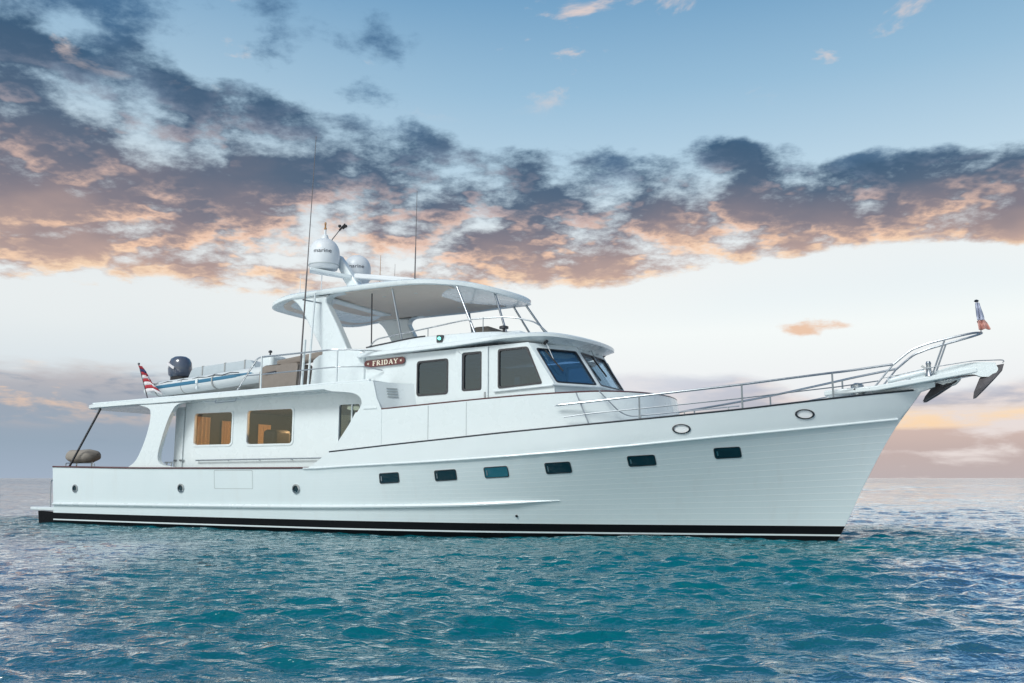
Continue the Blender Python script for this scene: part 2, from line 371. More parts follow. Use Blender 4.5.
def pchip(X, Y):
    X, Y = np.array(X, float), np.array(Y, float); h = np.diff(X); d = np.diff(Y)/h; mm = np.zeros(len(X)); mm[0], mm[-1] = d[0], d[-1]
    for i in range(1, len(X)-1):
        if d[i-1]*d[i] > 0:
            w1, w2 = 2*h[i]+h[i-1], h[i]+2*h[i-1]; mm[i] = (w1+w2)/(w1/d[i-1]+w2/d[i])
    def f(x):
        x = min(max(x, X[0]), X[-1]); i = min(max(int(np.searchsorted(X, x)-1), 0), len(h)-1); u = (x-X[i])/h[i]
        return float((2*u**3-3*u*u+1)*Y[i]+(u**3-2*u*u+u)*h[i]*mm[i]+(-2*u**3+3*u*u)*Y[i+1]+(u**3-u*u)*h[i]*mm[i+1])
    return f

# ------------------------------------------------------------------ sea: one sheet to the horizon
def build_sea():
    cx, cy = 21.86, -18.5
    r = [0.25]
    while r[-1] < 9000:
        q = r[-1]; r.append(q*(1.25 if q < 3.2 else 1.0034 if q < 110 else 1.0034+.007*min(1, (q-110)/300) if q < 1200 else 1.05))
    r = np.array(r)
    a_f = np.arange(-36, 36.01, .13); a_b = np.arange(36+2, 324-1, 3.)
    ang = np.radians(np.r_[a_f, a_b]); n = len(ang)
    th = ang[None, :]; rr = r[:, None]
    gx, gy = math.sin(-HEAD), math.cos(-HEAD)
    # heading vector rotated clockwise by the angle
    hx, hy = -math.sin(HEAD), math.cos(HEAD)
    X = cx+rr*(hx*np.cos(th)+hy*np.sin(th)); Y = cy+rr*(hy*np.cos(th)-hx*np.sin(th))
    Z = np.zeros_like(X); DX = np.zeros_like(X); DY = np.zeros_like(X)
    step = np.gradient(r)[:, None]
    g = np.random.default_rng(11)
    lam = np.geomspace(.14, 8, 120); lam *= g.uniform(.93, 1.07, len(lam))
    wind = math.radians(292)
    for L in lam:
        d = wind+g.normal(0, .5); k = 2*np.pi/L; kx, ky = k*math.cos(d), k*math.sin(d)
        amp = .0120*L*math.exp(-(math.log(L/.31))**2/(2*.55**2))+.0017*L*math.exp(-(math.log(L/3.2))**2/(2*.7**2))
        fade = np.clip((L/step-2.2)/2.5, 0, 1); ph = kx*X+ky*Y+g.uniform(0, 6.283)
        s_, c_ = np.sin(ph), np.cos(ph)
        Z += amp*fade*c_; DX -= .55*amp*fade*math.cos(d)*s_; DY -= .55*amp*fade*math.sin(d)*s_
    far = np.clip((rr-35)/90, 0, 1)
    for L in np.geomspace(7, 48, 26):            # long low swell out in open water
        d = wind+g.normal(0, .45); k = 2*np.pi/L; ph = k*math.cos(d)*X+k*math.sin(d)*Y+g.uniform(0, 6.283)
        Z += .0016*L**.85*far*np.clip((L/step-2.2)/2.5, 0, 1)*np.cos(ph)
    # wind patches: calmer and choppier areas
    pm = .8+.35*np.sin(X*.21+Y*.13+1.)*np.sin(Y*.17-X*.07+.4)
    Z *= pm; X = X+DX*pm; Y = Y+DY*pm
    V = np.stack([X, Y, Z], -1).reshape(-1, 3)
    i, j = np.meshgrid(np.arange(len(r)-1), np.arange(n), indexing='ij'); j2 = (j+1) % n
    F = np.stack([i*n+j, i*n+j2, (i+1)*n+j2, (i+1)*n+j], -1).reshape(-1, 4)
    V = np.vstack([V, [[cx, cy, 0]]]); c = len(V)-1
    T3 = np.array([(k, (k+1) % n, c) for k in range(n)])
    me = bpy.data.meshes.new('sea_water')
    me.vertices.add(len(V)); me.vertices.foreach_set('co', V.ravel())
    nl = F.size+T3.size; me.loops.add(nl); me.loops.foreach_set('vertex_index', np.r_[F.ravel(), T3.ravel()])
    npol = len(F)+len(T3); me.polygons.add(npol)
    me.polygons.foreach_set('loop_start', np.r_[np.arange(len(F))*4, F.size+np.arange(len(T3))*3])
    me.update(calc_edges=True); me.validate()
    me.polygons.foreach_set('use_smooth', np.ones(npol, bool))
    bm = None
    me.materials.append(M['sea_water']); o = bpy.data.objects.new('sea_water', me); COL.objects.link(o)
    tag(o, 'rippled turquoise sea reaching out to the horizon', 'sea', kind='structure'); return o
build_sea()

# ================================================================== the yacht
Y = empty('motor_yacht', (10, 0, 0))
tag(Y, 'long white two-deck motor yacht with FRIDAY name board lying on turquoise sea', 'motor yacht')
def part(mb, name, mat, parent=None, **kw):
    o = mb.build(name, mat, None, **kw); o.parent = parent or Y
    root = parent or Y
    # all parts are modelled in yacht space: undo the parents' offsets
    off = Vector(); p = root
    while p is not None: off += p.location; p = p.parent
    o.location = Vector(o.location)-off
    return o
def both(fn):                                  # starboard then port
    for sgn in (-1, 1): fn(sgn)

# --- hull form
xs = pchip([-.8, 0, 1, 2, 2.8, 3.2], [18.85, 19.42, 19.93, 20.49, 21.07, 21.35])
xt = lambda z: -.05-.09*z
S1 = pchip([-.5, 3.7, 8.75, 9.6, 11.9, 13.45, 15.5, 17.6, 19, 20.7], [1.475, 1.41, 1.39, 1.425, 1.515, 1.60, 1.75, 1.95, 2.09, 2.28])
S2 = pchip([8.6, 9.34, 11.14, 12.33, 13.45, 14.5, 15.5, 16.2, 17.3, 18, 19, 20, 21], [1.69, 1.74, 1.88, 1.97, 2.06, 2.14, 2.22, 2.28, 2.38, 2.45, 2.57, 2.69, 2.80])
BS = pchip([-.3, 1.5, 3, 6, 8.5, 11, 13, 15, 17, 19, 20.2, 20.7, 20.95], [2.38, 2.46, 2.55, 2.63, 2.65, 2.65, 2.58, 2.35, 1.84, 1.09, .5, .2, .035])
BW = pchip([-.1, 5, 9, 12, 15, 17, 18.5, 19.5], [2.33, 2.5, 2.49, 2.2, 1.42, .8, .32, .02])
def hy(s, z, side=-1):
    """x, y of the hull skin at fraction s of the length, height z"""
    x = xt(z)+(xs(z)-xt(z))*s
    bs = BS(-.3+21.25*s); bw = BW(-.1+19.6*s); zt = S1(x)
    if z >= zt: b = bs+.012
    elif z >= 0:
        f = z/zt; e = 1+.55*max(0, (s-.45)/.55); b = bw+(bs-bw)*f**e
    else: b = bw*(1+z*.38)
    return x, side*b
def hp(x, z, off=0., side=-1):
    z0 = z; s = (x-xt(z))/(xs(z)-xt(z)); s = min(max(s, 0), 1)
    x1, y1 = hy(s, z, side)
    if off:
        e = .01; xa, ya = hy(min(s+e, 1), z, side); xb, yb = hy(s-e, z, side); dx, dy = xa-xb, ya-yb; l = math.hypot(dx, dy)
        nx, ny = (dy/l, -dx/l) if side < 0 else (-dy/l, dx/l)
        return (x1+nx*off, y1+ny*off, z0)
    return (x1, y1, z0)
NS = 110
def skin(zlo, zhi, nz, side_offs=0., s0=0., s1=1., transom=True, s0hi=None, zlof=None, zhif=None):
    """hull band between two heights (constants or functions of x), both sides joined round the stem"""
    mb = MB(); uv = []
    for side in (-1, 1):
        V = []; F = []
        for j in range(nz+1):
            f = j/nz; sa = s0 if s0hi is None else s0+(s0hi-s0)*f
            for i in range(NS+1):
                q = i/NS; s = sa+(s1-sa)*(1-(1-q)**1.25)
                xg = xt(1)+(xs(1.5)-xt(1))*s
                for _ in range(3):
                    a = zlo if zlof is None else zlof(xg); bb = zhi if zhif is None else zhif(xg)
                    z = a+(bb-a)*f; xg = hy(s, z)[0]
                x, y = hy(s, z, side); V.append((x, y+side*side_offs, z)); uv.append((s, f))
        for j in range(nz):
            for i in range(NS): F.append((j*(NS+1)+i, j*(NS+1)+i+1, (j+1)*(NS+1)+i+1, (j+1)*(NS+1)+i))
        mb.raw(V, F)
    N = (NS+1)*(nz+1)
    for j in range(nz):
        e = j*(NS+1)+NS; mb.f.append((e, N+e, N+e+NS+1, e+NS+1))
        if transom: e = j*(NS+1); mb.f.append((e, e+NS+1, N+e+NS+1, N+e))
    return mb, uv
mb, uv = skin(.27, 0, 14, zhif=S1)
hull = part(mb, 'hull', 'hull_paint', uv=uv, smooth=50)
mb, uv = skin(.112, .27, 1, .0); part(mb, 'boot_stripe', 'boot_black', uv=uv, smooth=50)
mb, uv = skin(.080, .112, 1, .004); part(mb, 'waterline_stripe', 'white_paint', uv=uv, smooth=50)
mb, uv = skin(-.8, .080, 6, .0); part(mb, 'antifouling', 'boot_black', uv=uv, smooth=50)
# raised bulwark forward, aft end raked
sa = (8.72-xt(1.4))/(xs(1.4)-xt(1.4)); sb = (9.28-xt(1.74))/(xs(1.74)-xt(1.74))
mb, uv = skin(0, 0, 4, .004, s0=sa, s0hi=sb, transom=False, zlof=lambda x: S1(x)+.0, zhif=lambda x: S2(x))
k = len(mb.v); inner = [(p[0], p[1]*.965 if abs(p[1]) > .5 else p[1]*.5, p[2]) for p in mb.v]
fo = list(mb.f); mb.raw(inner, [tuple(reversed(q)) for q in fo]); uv = uv+uv
N = (NS+1)*5
for sd in range(2):
    for j in (0, 4):
        for i in range(NS):
            a = sd*N+j*(NS+1)+i; mb.f.append((a, a+1, a+1+k, a+k))
    for j in range(4):
        a = sd*N+j*(NS+1); mb.f.append((a, a+NS+1, a+NS+1+k, a+k))
bul = part(mb, 'bulwark', 'white_paint', uv=uv, smooth=50)
def along(fz, x0, x1, n, off, side, dz=0.):
    out = []
    for i in range(n+1):
        x = x0+(x1-x0)*i/n; z = fz(x)+dz; out.append(hp(x, z, off, side))
    return out
def rails_on_hull(side):
    # teak cap along the aft bulwark, steel-dark rub cap forward, white moulding along the old sheer line
    part(MB().tube(along(S1, -.15, 8.72, 60, -.02, side, .012), .036, 8, .62), 'cap_rail', 'teak')
    part(MB().tube(along(S2, 9.3, 20.93, 90, -.02, side, .008), .034, 8, .6), 'cap_rail', 'dark_steel', bul)
    part(MB().tube(along(S1, 8.6, 20.62, 90, .004, side, .0), .022, 8, 1.), 'sheer_moulding', 'gelcoat', hull)
    z = pchip([-.1, 8.5, 12, 14.45], [.50, .55, .62, .735])
    pts = along(z, -.06, 14.45, 90, .012, side); r = [.05 if i < 84 else .05*max(.12, (90-i)/6) for i in range(91)]
    part(MB().tube(pts, r, 8, .85), 'rubbing_strake', 'gelcoat', hull)
both(rails_on_hull)
part(MB().tube([hp(-.15, S1(-.15)+.012, 0, -1), hp(-.15, S1(-.15)+.012, 0, 1)], .036, 8, .62), 'cap_rail', 'teak')
# decks
mb = MB(); V = []
pts = [hp(i*.5, .82, -.09) for i in range(0, 35)]; ring = pts+[(p[0], -p[1], p[2]) for p in reversed(pts)]
mb.rings([[(p[0], p[1], .82) for p in ring], [(p[0], p[1], .86) for p in ring]]); part(mb, 'main_deck', 'teak_deck', smooth=0)
xsn = [9.2+i*.4 for i in range(29)]
mb = MB(); top = [hp(x, S2(x)-.2, -.06) for x in xsn]; F = []
V = [(p[0], p[1], p[2]) for p in top]+[(p[0], -p[1], p[2]) for p in top]; n = len(top)
mb.raw(V, [(i, i+1, n+i+1, n+i) for i in range(n-1)]); part(mb, 'foredeck', 'white_paint', smooth=0)

# portlights: rounded frames and panes laid on the hull skin
def on_hull(pts, off, side, c):                # fan that follows the curved skin
    return [hp(x, z, off, side) for x, z in pts]
def portlight(side, x0, z0, x1, z1, skew, pane='port_glass'):
    out = []; xm = (x0+x1)/2
    sk = lambda P: [(x, z+(x-xm)*skew) for x, z in P]
    o = sk(rrect(x0-.015, z0-.015, x1+.015, z1+.015, .04)); i = sk(rrect(x0, z0, x1, z1, .03))
    f = MB().rings([on_hull(o, .0, side, 0), on_hull(o, .012, side, 0), on_hull(i, .012, side, 0), on_hull(i, .004, side, 0)], cap0=False, cap1=False)
    fr = part(f, 'hull_window', 'dark_steel')
    g_ = MB(); P = on_hull(i, .006, side, 0); g_.raw(P, [tuple(range(len(P)))]); part(g_, 'glass_pane', pane, fr, smooth=0)
    ins = sk(rrect(x0+.05, z0+.035, x0+(x1-x0)*.94, z0+(z1-z0)*.30, .02)); ins2 = sk(rrect(x0+.03, z0+.04, x0+.055, z1-.05, .01))
    P = on_hull(ins2, .012, side, 0); part(MB().rings([P, on_hull(ins2, .018, side, 0)]), 'latch', 'steel', fr)
LIGHTS = [(10.62, 1.085, 11.08, 1.275), (11.95, 1.14, 12.42, 1.33), (13.06, 1.20, 13.54, 1.39), (14.32, 1.28, 14.80, 1.47), (15.90, 1.42, 16.38, 1.595), (17.46, 1.565, 17.90, 1.74)]
for k, q in enumerate(LIGHTS):
    both(lambda sd: portlight(sd, *q, .055, 'port_glass_blue' if k == 2 else 'port_glass'))
def ring_on_hull(side, x, z, rx, rz, name, mat, pane, w=.3):
    o = [(x+rx*math.cos(a), z+rz*math.sin(a)) for a in np.linspace(0, 2*math.pi, 24, endpoint=False)]
    i = [(x+rx*(1-w)*math.cos(a), z+rz*(1-w)*math.sin(a)) for a in np.linspace(0, 2*math.pi, 24, endpoint=False)]
    fr = part(MB().rings([on_hull(o, 0, side, 0), on_hull(o, .025, side, 0), on_hull(i, .03, side, 0), on_hull(i, .004, side, 0)], cap0=False, cap1=False), name, mat)
    P = on_hull(i, .008, side, 0); part(MB().raw(P, [tuple(range(24))]), 'glass_pane' if name == 'porthole' else 'bowl', pane, fr, smooth=0)
for x, z in ((.81, .91), (4.81, .94), (8.37, .94)): both(lambda sd: ring_on_hull(sd, x, z, .105, .105, 'porthole', 'steel', 'port_glass'))
for x, z in ((16.94, 2.10), (19.08, 2.36)): both(lambda sd: ring_on_hull(sd, x, z, .165, .092, 'hawse_pipe', 'dark_steel', 'sky_glint', .2))
both(lambda sd: ring_on_hull(sd, 13.55, .42, .025, .025, 'drain_outlet', 'dark_steel', 'boot_black', .5))
# boarding gate seams in the aft bulwark
def gate(side):
    o = rrect(5.9, .93, 7.1, 1.36, .02, 2); i = rrect(5.912, .942, 7.088, 1.348, .02, 2)
    part(MB().rings([on_hull(o, .0, side, 0), on_hull(o, .003, side, 0), on_hull(i, .003, side, 0), on_hull(i, .0, side, 0)], cap0=False, cap1=False), 'boarding_gate', 'seam', hull)
both(gate)
# swim platform
ol = rpoly([(-.12, -2.25), (-1.62, -2.05), (-1.62, 2.05), (-.12, 2.25)], .35, 6)
part(MB().rings([[(x, y, .31) for x, y in ol], [(x, y, .40) for x, y in ol]]), 'swim_platform', 'gelcoat', bevel=.02)
both(lambda sd: part(MB().panel([(-.12, .27), (-.92, .30), (-.80, -.25), (-.12, -.3)], [], lambda a, b_, d: (a, sd*2.12+d*sd, b_), -.06, .06), 'platform_bracket', 'boot_black'))
both(lambda sd: part(MB().tube(fillet([(-.75, sd*1.95, .40), (-.8, sd*1.95, 1.12), (-.2, sd*1.95, 1.15)], .08), .018, 8), 'platform_rail', 'steel'))

# --- saloon cabin
def deck_z(x): return 3.0+.0215*(x-1.2)
def side_wall(yc):                             # maps (x, z, depth) with depth towards the centreline
    sg = -1 if yc < 0 else 1
    return lambda a, b_, d: (a, yc-sg*d, b_)
WIN = [(4.53, 1.98, 5.80, 2.785), (6.27, 1.97, 7.69, 2.80)]
def saloon(sd):
    fm = side_wall(sd*2.0)
    holes = [rrect(*w, .09) for w in WIN]+[rrect(9.02, 1.72, 9.62, 2.84, .06)]
    out = [(4.2, .84), (10.0, .84), (10.0, deck_z(10.)-.025), (4.2, deck_z(4.2)-.025)]
    part(MB().panel(out, holes, fm, 0, .06), 'saloon_wall', 'gelcoat', smooth=0)
    for w in WIN:
        fr = part(MB().panel(rrect(w[0]-.035, w[1]-.035, w[2]+.035, w[3]+.035, .11), [rrect(w[0]+.012, w[1]+.012, w[2]-.012, w[3]-.012, .08)], fm, -.014, .07), 'saloon_window', 'gelcoat')
        part(MB().panel(rrect(w[0]+.005, w[1]+.005, w[2]-.005, w[3]-.005, .085), [], fm, .025, .031), 'glass_pane', 'tint_glass', fr, smooth=0)
        xm = w[0]+(w[2]-w[0])*.55
    fr = part(MB().panel(rrect(8.99, 1.69, 9.65, 2.87, .08), [rrect(9.03, 1.73, 9.61, 2.83, .05)], fm, -.012, .07), 'side_door_window', 'gelcoat')
    part(MB().panel(rrect(9.02, 1.72, 9.62, 2.84, .05), [], fm, .03, .036), 'glass_pane', 'dark_glass', fr, smooth=0)
    part(MB().panel(rrect(9.36, 1.73, 9.395, 2.84, .005, 1), [], fm, .0, .028), 'sash_bar', 'white_paint', fr, smooth=0)
    # handrail under the windows
    hr = MB().tube([(4.72, sd*2.07, 1.61), (8.72, sd*2.07, 1.63)], .016, 8)
    for x in (4.75, 5.74, 6.73, 7.72, 8.69): hr.tube([(x, sd*2.0, 1.6), (x, sd*2.075, 1.615)], .012, 6)
    part(hr, 'handrail', 'steel')
    # aft weather door standing against the cabin corner, with hinges
    dr_ = part(MB().panel(rrect(3.90, .9, 4.19, 2.95, .02, 2), [], fm, -.02, .03), 'weather_door', 'gelcoat', bevel=.006)
    for z in (1.62,): 
        part(MB().box(4.12, 4.26, sd*2.035-.015, sd*2.035+.015, z-.018, z+.018), 'hinge', 'steel', dr_)
        part(MB().box(3.93, 4.03, sd*2.035-.015, sd*2.035+.015, z-.018, z+.018), 'latch', 'steel', dr_)
    part(MB().box(4.21, 4.222, sd*2.003-.002, sd*2.003+.002, .9, 2.95), 'panel_seam', 'seam', dr_, smooth=0)
both(saloon)
# aft bulkhead with glazed doors; forward bulkhead
fb = lambda a, b_, d: (4.26+d, a, b_)
bk = part(MB().panel([(-1.94, .84), (1.94, .84), (1.94, 3.0), (-1.94, 3.0)], [rrect(-1.7, 1.2, -.75, 2.85, .06), rrect(-.6, 1.0, .6, 2.85, .06), rrect(.75, 1.2, 1.7, 2.85, .06)], fb, 0, .05), 'aft_bulkhead', 'wood', smooth=0)
for a, c in ((-1.7, -.75), (-.6, .6), (.75, 1.7)): part(MB().panel(rrect(a+.005, 1.2, c-.005, 2.845, .05), [], fb, .02, .026), 'glass_pane', 'tint_glass', bk, smooth=0)
part(MB().box(9.9, 9.95, -1.93, 1.93, .86, 3.0), 'forward_bulkhead', 'wood', smooth=0)
part(MB().box(4.32, 9.88, -1.92, 1.92, 2.93, 2.97), 'cabin_ceiling', 'dark_interior', smooth=0)
# interior furniture seen through the glass
def curtain(x0, x1, y, z0, z1):
    n = 40; V = []; 
    for i in range(n+1):
        u = i/n; x = x0+(x1-x0)*u; w = .03*math.sin(u*math.pi*9); V += [(x, y+w, z0), (x, y+w, z1)]
    return MB().raw(V, [(2*i, 2*i+2, 2*i+3, 2*i+1) for i in range(n)])
part(MB().box(4.33, 4.35, -1.93, 1.93, .86, 2.95), 'dark_backing', 'dark_interior', smooth=0)  # dark sheet added inside the glazed doors to keep sky light out
def drape_x(x, y0, y1, z0, z1):
    n = 32; V = []
    for i in range(n+1):
        u = i/n; V += [(x+.025*math.sin(u*math.pi*7), y0+(y1-y0)*u, z0), (x+.025*math.sin(u*math.pi*7), y0+(y1-y0)*u, z1)]
    return MB().raw(V, [(2*i, 2*i+2, 2*i+3, 2*i+1) for i in range(n)])
for y0, y1, z1 in ((-1.80, -1.34, 2.72), (-.94, -.62, 2.66), (.42, .92, 2.64), (1.1, 1.5, 2.5)): part(drape_x(4.40, y0, y1, 1.6, z1), 'curtain', 'curtain')
part(MB().box(6.4, 6.8, -1.6, -1.0, .86, 2.35), 'armchair', 'dark_interior', bevel=.08)
part(MB().box(6.2, 8.4, .6, 1.7, .86, 2.2), 'settee', 'wood', bevel=.06); part(MB().box(4.6, 6.0, 1.2, 1.85, .86, 1.9), 'settee', 'canvas', bevel=.06)
lp = part(MB().lathe((8.3, -.5, 2.84), [(.14, .08), (.16, .02), (.1, 0)], 16), 'ceiling_lamp', 'lamp_glow')
pl = bpy.data.lights.new('cabin_lamp', 'POINT'); pl.energy = 210; pl.color = (1, .60, .28); pl.shadow_soft_size = .12
po = bpy.data.objects.new('cabin_lamp', pl); COL.objects.link(po); po.location = (7.0, -.3, 2.72); po.parent = Y; po.location -= Vector((10, 0, 0))

# --- boat deck over the saloon and side decks
BD = [(1.2, -2.2), (1.35, -2.45), (1.7, -2.5)]
left_ = spl([(1.0, -2.1, 0), (1.08, -2.38, 0), (1.4, -2.5, 0)], 5)
bd = [(x, y) for x, y, _ in left_]+[(x, -2.5) for x in np.linspace(2, 10.3, 24)]
ringxy = bd+[(x, -y) for x, y in reversed(bd)]
def dz_low(x): return deck_z(x)-.02 if x < 3.2 else deck_z(x)-.03
mb = MB().rings([[(x, y*.93, dz_low(x)+.0) for x, y in ringxy], [(x, y*.985, dz_low(x)) for x, y in ringxy], [(x, y, dz_low(x)+.015) for x, y in ringxy], [(x, y, deck_z(x)+.075) for x, y in ringxy], [(x, y*.985, deck_z(x)+.09) for x, y in ringxy]])
bdeck = part(mb, 'boat_deck', 'gelcoat', smooth=50)
# raised toe edge
both(lambda sd: part(MB().tube([(x, sd*2.46, deck_z(x)+.10) for x in np.linspace(1.35, 10.2, 40)], .03, 8), 'deck_edge', 'gelcoat', bdeck))
# pillars between bulwark and boat deck (fashion plates)
def fashion(sd):
    aft = spl([(2.78, 1.42), (3.1, 1.62), (3.35, 2.05), (3.5, 2.5), (3.52, 2.8), (3.42, 2.92), (3.1, 3.0)], 6)
    fwd = spl([(4.9, 3.02), (4.5, 2.99), (4.3, 2.86), (4.12, 2.55), (3.95, 2.1), (3.86, 1.75), (3.92, 1.56), (4.2, 1.47), (4.75, 1.42)], 6)
    out = aft+fwd
    part(MB().panel(out, [], side_wall(sd*2.49), 0, .12), 'fashion_plate', 'gelcoat', bevel=.02)
both(fashion)
both(lambda sd: part(MB().tube([(1.48, sd*2.33, 2.98), (.38, sd*2.3, 1.48)], .028, 10), 'awning_post', 'dark_steel'))
def mooring(sd):
    for x in (3.98, 4.14): part(MB().tube([(x-.06, sd*2.3, 1.56), (x+.06, sd*2.3, 1.56)], .02, 8).tube([(x, sd*2.3, 1.47), (x, sd*2.3, 1.56)], .018, 8), 'cleat', 'steel')
both(mooring)
# grab handle at the boat deck edge
both(lambda sd: part(MB().tube(fillet([(5.75, sd*2.52, 3.04), (5.75, sd*2.55, 2.96), (6.4, sd*2.55, 2.98), (6.4, sd*2.52, 3.06)], .03), .013, 6), 'grab_handle', 'steel', bdeck))

# --- wing panels closing the side deck, turned in at the front to meet the pilothouse
def wing(sd):
    aft = spl([(9.24, 1.74), (9.45, 2.02), (9.78, 2.44), (9.98, 2.70), (10.02, 2.84), (9.93, 2.96), (9.72, 3.04), (9.2, 3.09)], 6)
    out = aft+[(9.0, 3.14), (9.0, 3.235), (10.32, 3.262), (10.42, 2.9), (10.56, 2.62), (10.56, 1.84)]
    w = part(MB().panel(out, [], side_wall(sd*2.507), 0, .11), 'wing_panel', 'gelcoat', bevel=.015)
    # concave cheek running inboard to the pilothouse side
    r0 = []; prof = spl([(10.30, 2.50, 0), (10.44, 2.30, 0), (10.64, 2.02, 0), (10.96, 1.80, 0)], 6)
    V = []; n = len(prof)
    for z, k in ((3.262, 0.), (2.95, .09), (2.62, .22)):
        V += [(x+k*(1-.6*i/n), sd*y, z-(.02*i/n)) for i, (x, y, _) in enumerate(prof)]
    part(MB().raw(V, [(j*n+i, j*n+i+1, (j+1)*n+i+1, (j+1)*n+i) for j in range(2) for i in range(n-1)]), 'cheek_fairing', 'gelcoat', w, smooth=60)
    for k in range(4): part(MB().bar((10.50+k*.012, sd*2.27, 3.12-k*.06), (10.64+k*.012, sd*2.06, 3.12-k*.06), .02, .02), 'vent_louver', 'seam', w)
    part(MB().box(10.08, 10.42, sd*2.515-.006, sd*2.515+.006, 2.66, 2.70), 'step_moulding', 'gelcoat', w, bevel=.005)
both(wing)

# --- raised bulwark round the pilothouse front (walkaround), with varnished cap
PB = spl([(9.3, -2.5, 0), (10.5, -2.5, 0), (12, -2.47, 0), (13.2, -2.40, 0), (14.2, -2.26, 0), (15.0, -2.02, 0), (15.6, -1.66, 0), (15.98, -1.15, 0), (16.15, -.55, 0), (16.2, 0, 0)], 8)
PB = [(p[0], p[1]) for p in PB]; PBf = PB+[(x, -y) for x, y in reversed(PB[:-1])]
ztop = pchip([9.2, 9.8, 10.9, 12.4, 13.35, 14.7, 15.5, 16.3], [2.56, 2.60, 2.655, 2.735, 2.785, 2.845, 2.87, 2.87])
def zb(x): return S2(min(x, 15.8))-.22 if x > 9.6 else S2(9.3)-.05
def inset(path, d):
    out = []
    for i, p in enumerate(path):
        a, c = Vector(path[max(i-1, 0)]), Vector(path[min(i+1, len(path)-1)]); t_ = (c-a).normalized(); n_ = Vector((-t_.y, t_.x)); out.append((p[0]+n_.x*d, p[1]+n_.y*d))
    return out
inn = inset(PBf, .10)
def xbot(i, x): return x
def aftcut(x, z):                              # raked aft end that continues the wing's slope
    return x
rg = []
for (xo, yo), (xi, yi) in zip(PBf, inn):
    fl = .16*max(0, (xo-14.2)/2); rg.append([(xo+fl, yo*(1+fl*.15), zb(xo)), (xo, yo, ztop(xo)), (xi, yi, ztop(xo)), (xi, yi, zb(xo))])
V = [p for r_ in rg for p in r_]; n = len(rg); F = [(4*i+k, 4*i+(k+1) % 4, 4*i+4+(k+1) % 4, 4*i+4+k) for i in range(n-1) for k in range(4)]+[(0, 1, 2, 3), (4*n-4, 4*n-1, 4*n-2, 4*n-3)]
# slope the first station so the end is raked
for off in (0, 4*(n-1)):
    for k, xx in ((0, 9.28), (3, 9.28), (1, 9.86), (2, 9.86)): V[off+k] = (xx, V[off+k][1], V[off+k][2]+(0 if k in (0, 3) else .03))
for a in range(1, 7):
    for off in (4*a, 4*(n-1-a)):
        for k in (1, 2):
            x_, y_, z_ = V[off+k]; V[off+k] = (max(x_, 9.86+.08*a), y_, ztop(max(x_, 9.86+.08*a)))
wb = part(MB().raw(V, F), 'walkaround_bulwark', 'gelcoat', smooth=45)
mid = inset(PBf, .05); cp = [(x, y, ztop(x)+.012) for x, y in mid if x > 9.8]
part(MB().tube(cp, .055, 8, .45), 'cap_rail', 'teak', wb)
# gate outline in it
def wgate(sd):
    for x in (11.72, 11.98 if False else 12.62):
        i = min(range(len(PB)), key=lambda k_: abs(PB[k_][0]-x)); y = PB[i][1]
        part(MB().box(x-.006, x+.006, -sd*y-.004, -sd*y+.004, S2(x)+.05, ztop(x)-.02), 'gate_seam', 'seam', wb, smooth=0)
both(wgate)

# --- pilothouse: hollow, three-pane raked windscreen
PZ0, PZ1 = 1.9, 3.98
SIDEW = [rpoly([(11.02, 2.98), (11.78, 3.0), (11.78, 3.735), (11.02, 3.71)], .08), rpoly([(12.19, 3.04), (12.62, 3.05), (12.62, 3.83), (12.19, 3.82)], .06), rpoly([(13.05, 3.06), (14.04, 3.12), (13.70, 3.87), (13.05, 3.85)], .06)]
def ph_side(sd):
    fm = side_wall(sd*1.82)
    out = [(9.45, PZ0), (14.42, PZ0), (14.32, 3.1), (13.74, 3.98), (9.45, 3.9)]
    part(MB().panel(out, SIDEW, fm, 0, .06), 'pilothouse_wall', 'gelcoat', smooth=0)
    for k, w in enumerate(SIDEW):
        cxm = sum(p[0] for p in w)/len(w); czm = sum(p[1] for p in w)/len(w)
        grow = lambda q: [(p[0]+q*(1 if p[0] > cxm else -1), p[1]+q*(1 if p[1] > czm else -1)) for p in w]
        fr = part(MB().panel(grow(.025), [grow(-.012)], fm, -.012, .065), 'pilothouse_window', 'dark_steel')
        part(MB().panel(grow(-.005), [], fm, .02, .026), 'glass_pane', 'dark_glass', fr, smooth=0)
    # sliding door leaf, its track and seams
    d = part(MB().panel(rrect(12.0, 2.1, 12.80, 3.95, .02, 2), [rpoly([(12.16, 3.01), (12.65, 3.02), (12.65, 3.86), (12.16, 3.85)], .06)], fm, -.035, -.014), 'pilothouse_door', 'gelcoat', bevel=.005)
    part(MB().box(12.72, 12.75, sd*1.865-.015, sd*1.865+.015, 2.85, 2.98), 'handle', 'steel', d)
    part(MB().panel([(11.35, 3.955), (12.95, 4.035), (12.95, 4.085), (11.35, 4.005)], [], fm, -.10, .0), 'door_track', 'white_paint', bevel=.008)
    part(MB().tube([(12.95, sd*1.85, 2.98), (14.3, sd*1.85, 3.05)], .022, 8), 'window_ledge', 'gelcoat')
both(ph_side)
CB = [(14.32, -1.8), (14.93, -.78), (14.93, .78), (14.32, 1.8)]     # plan corners at the sill; tops set back by the rake
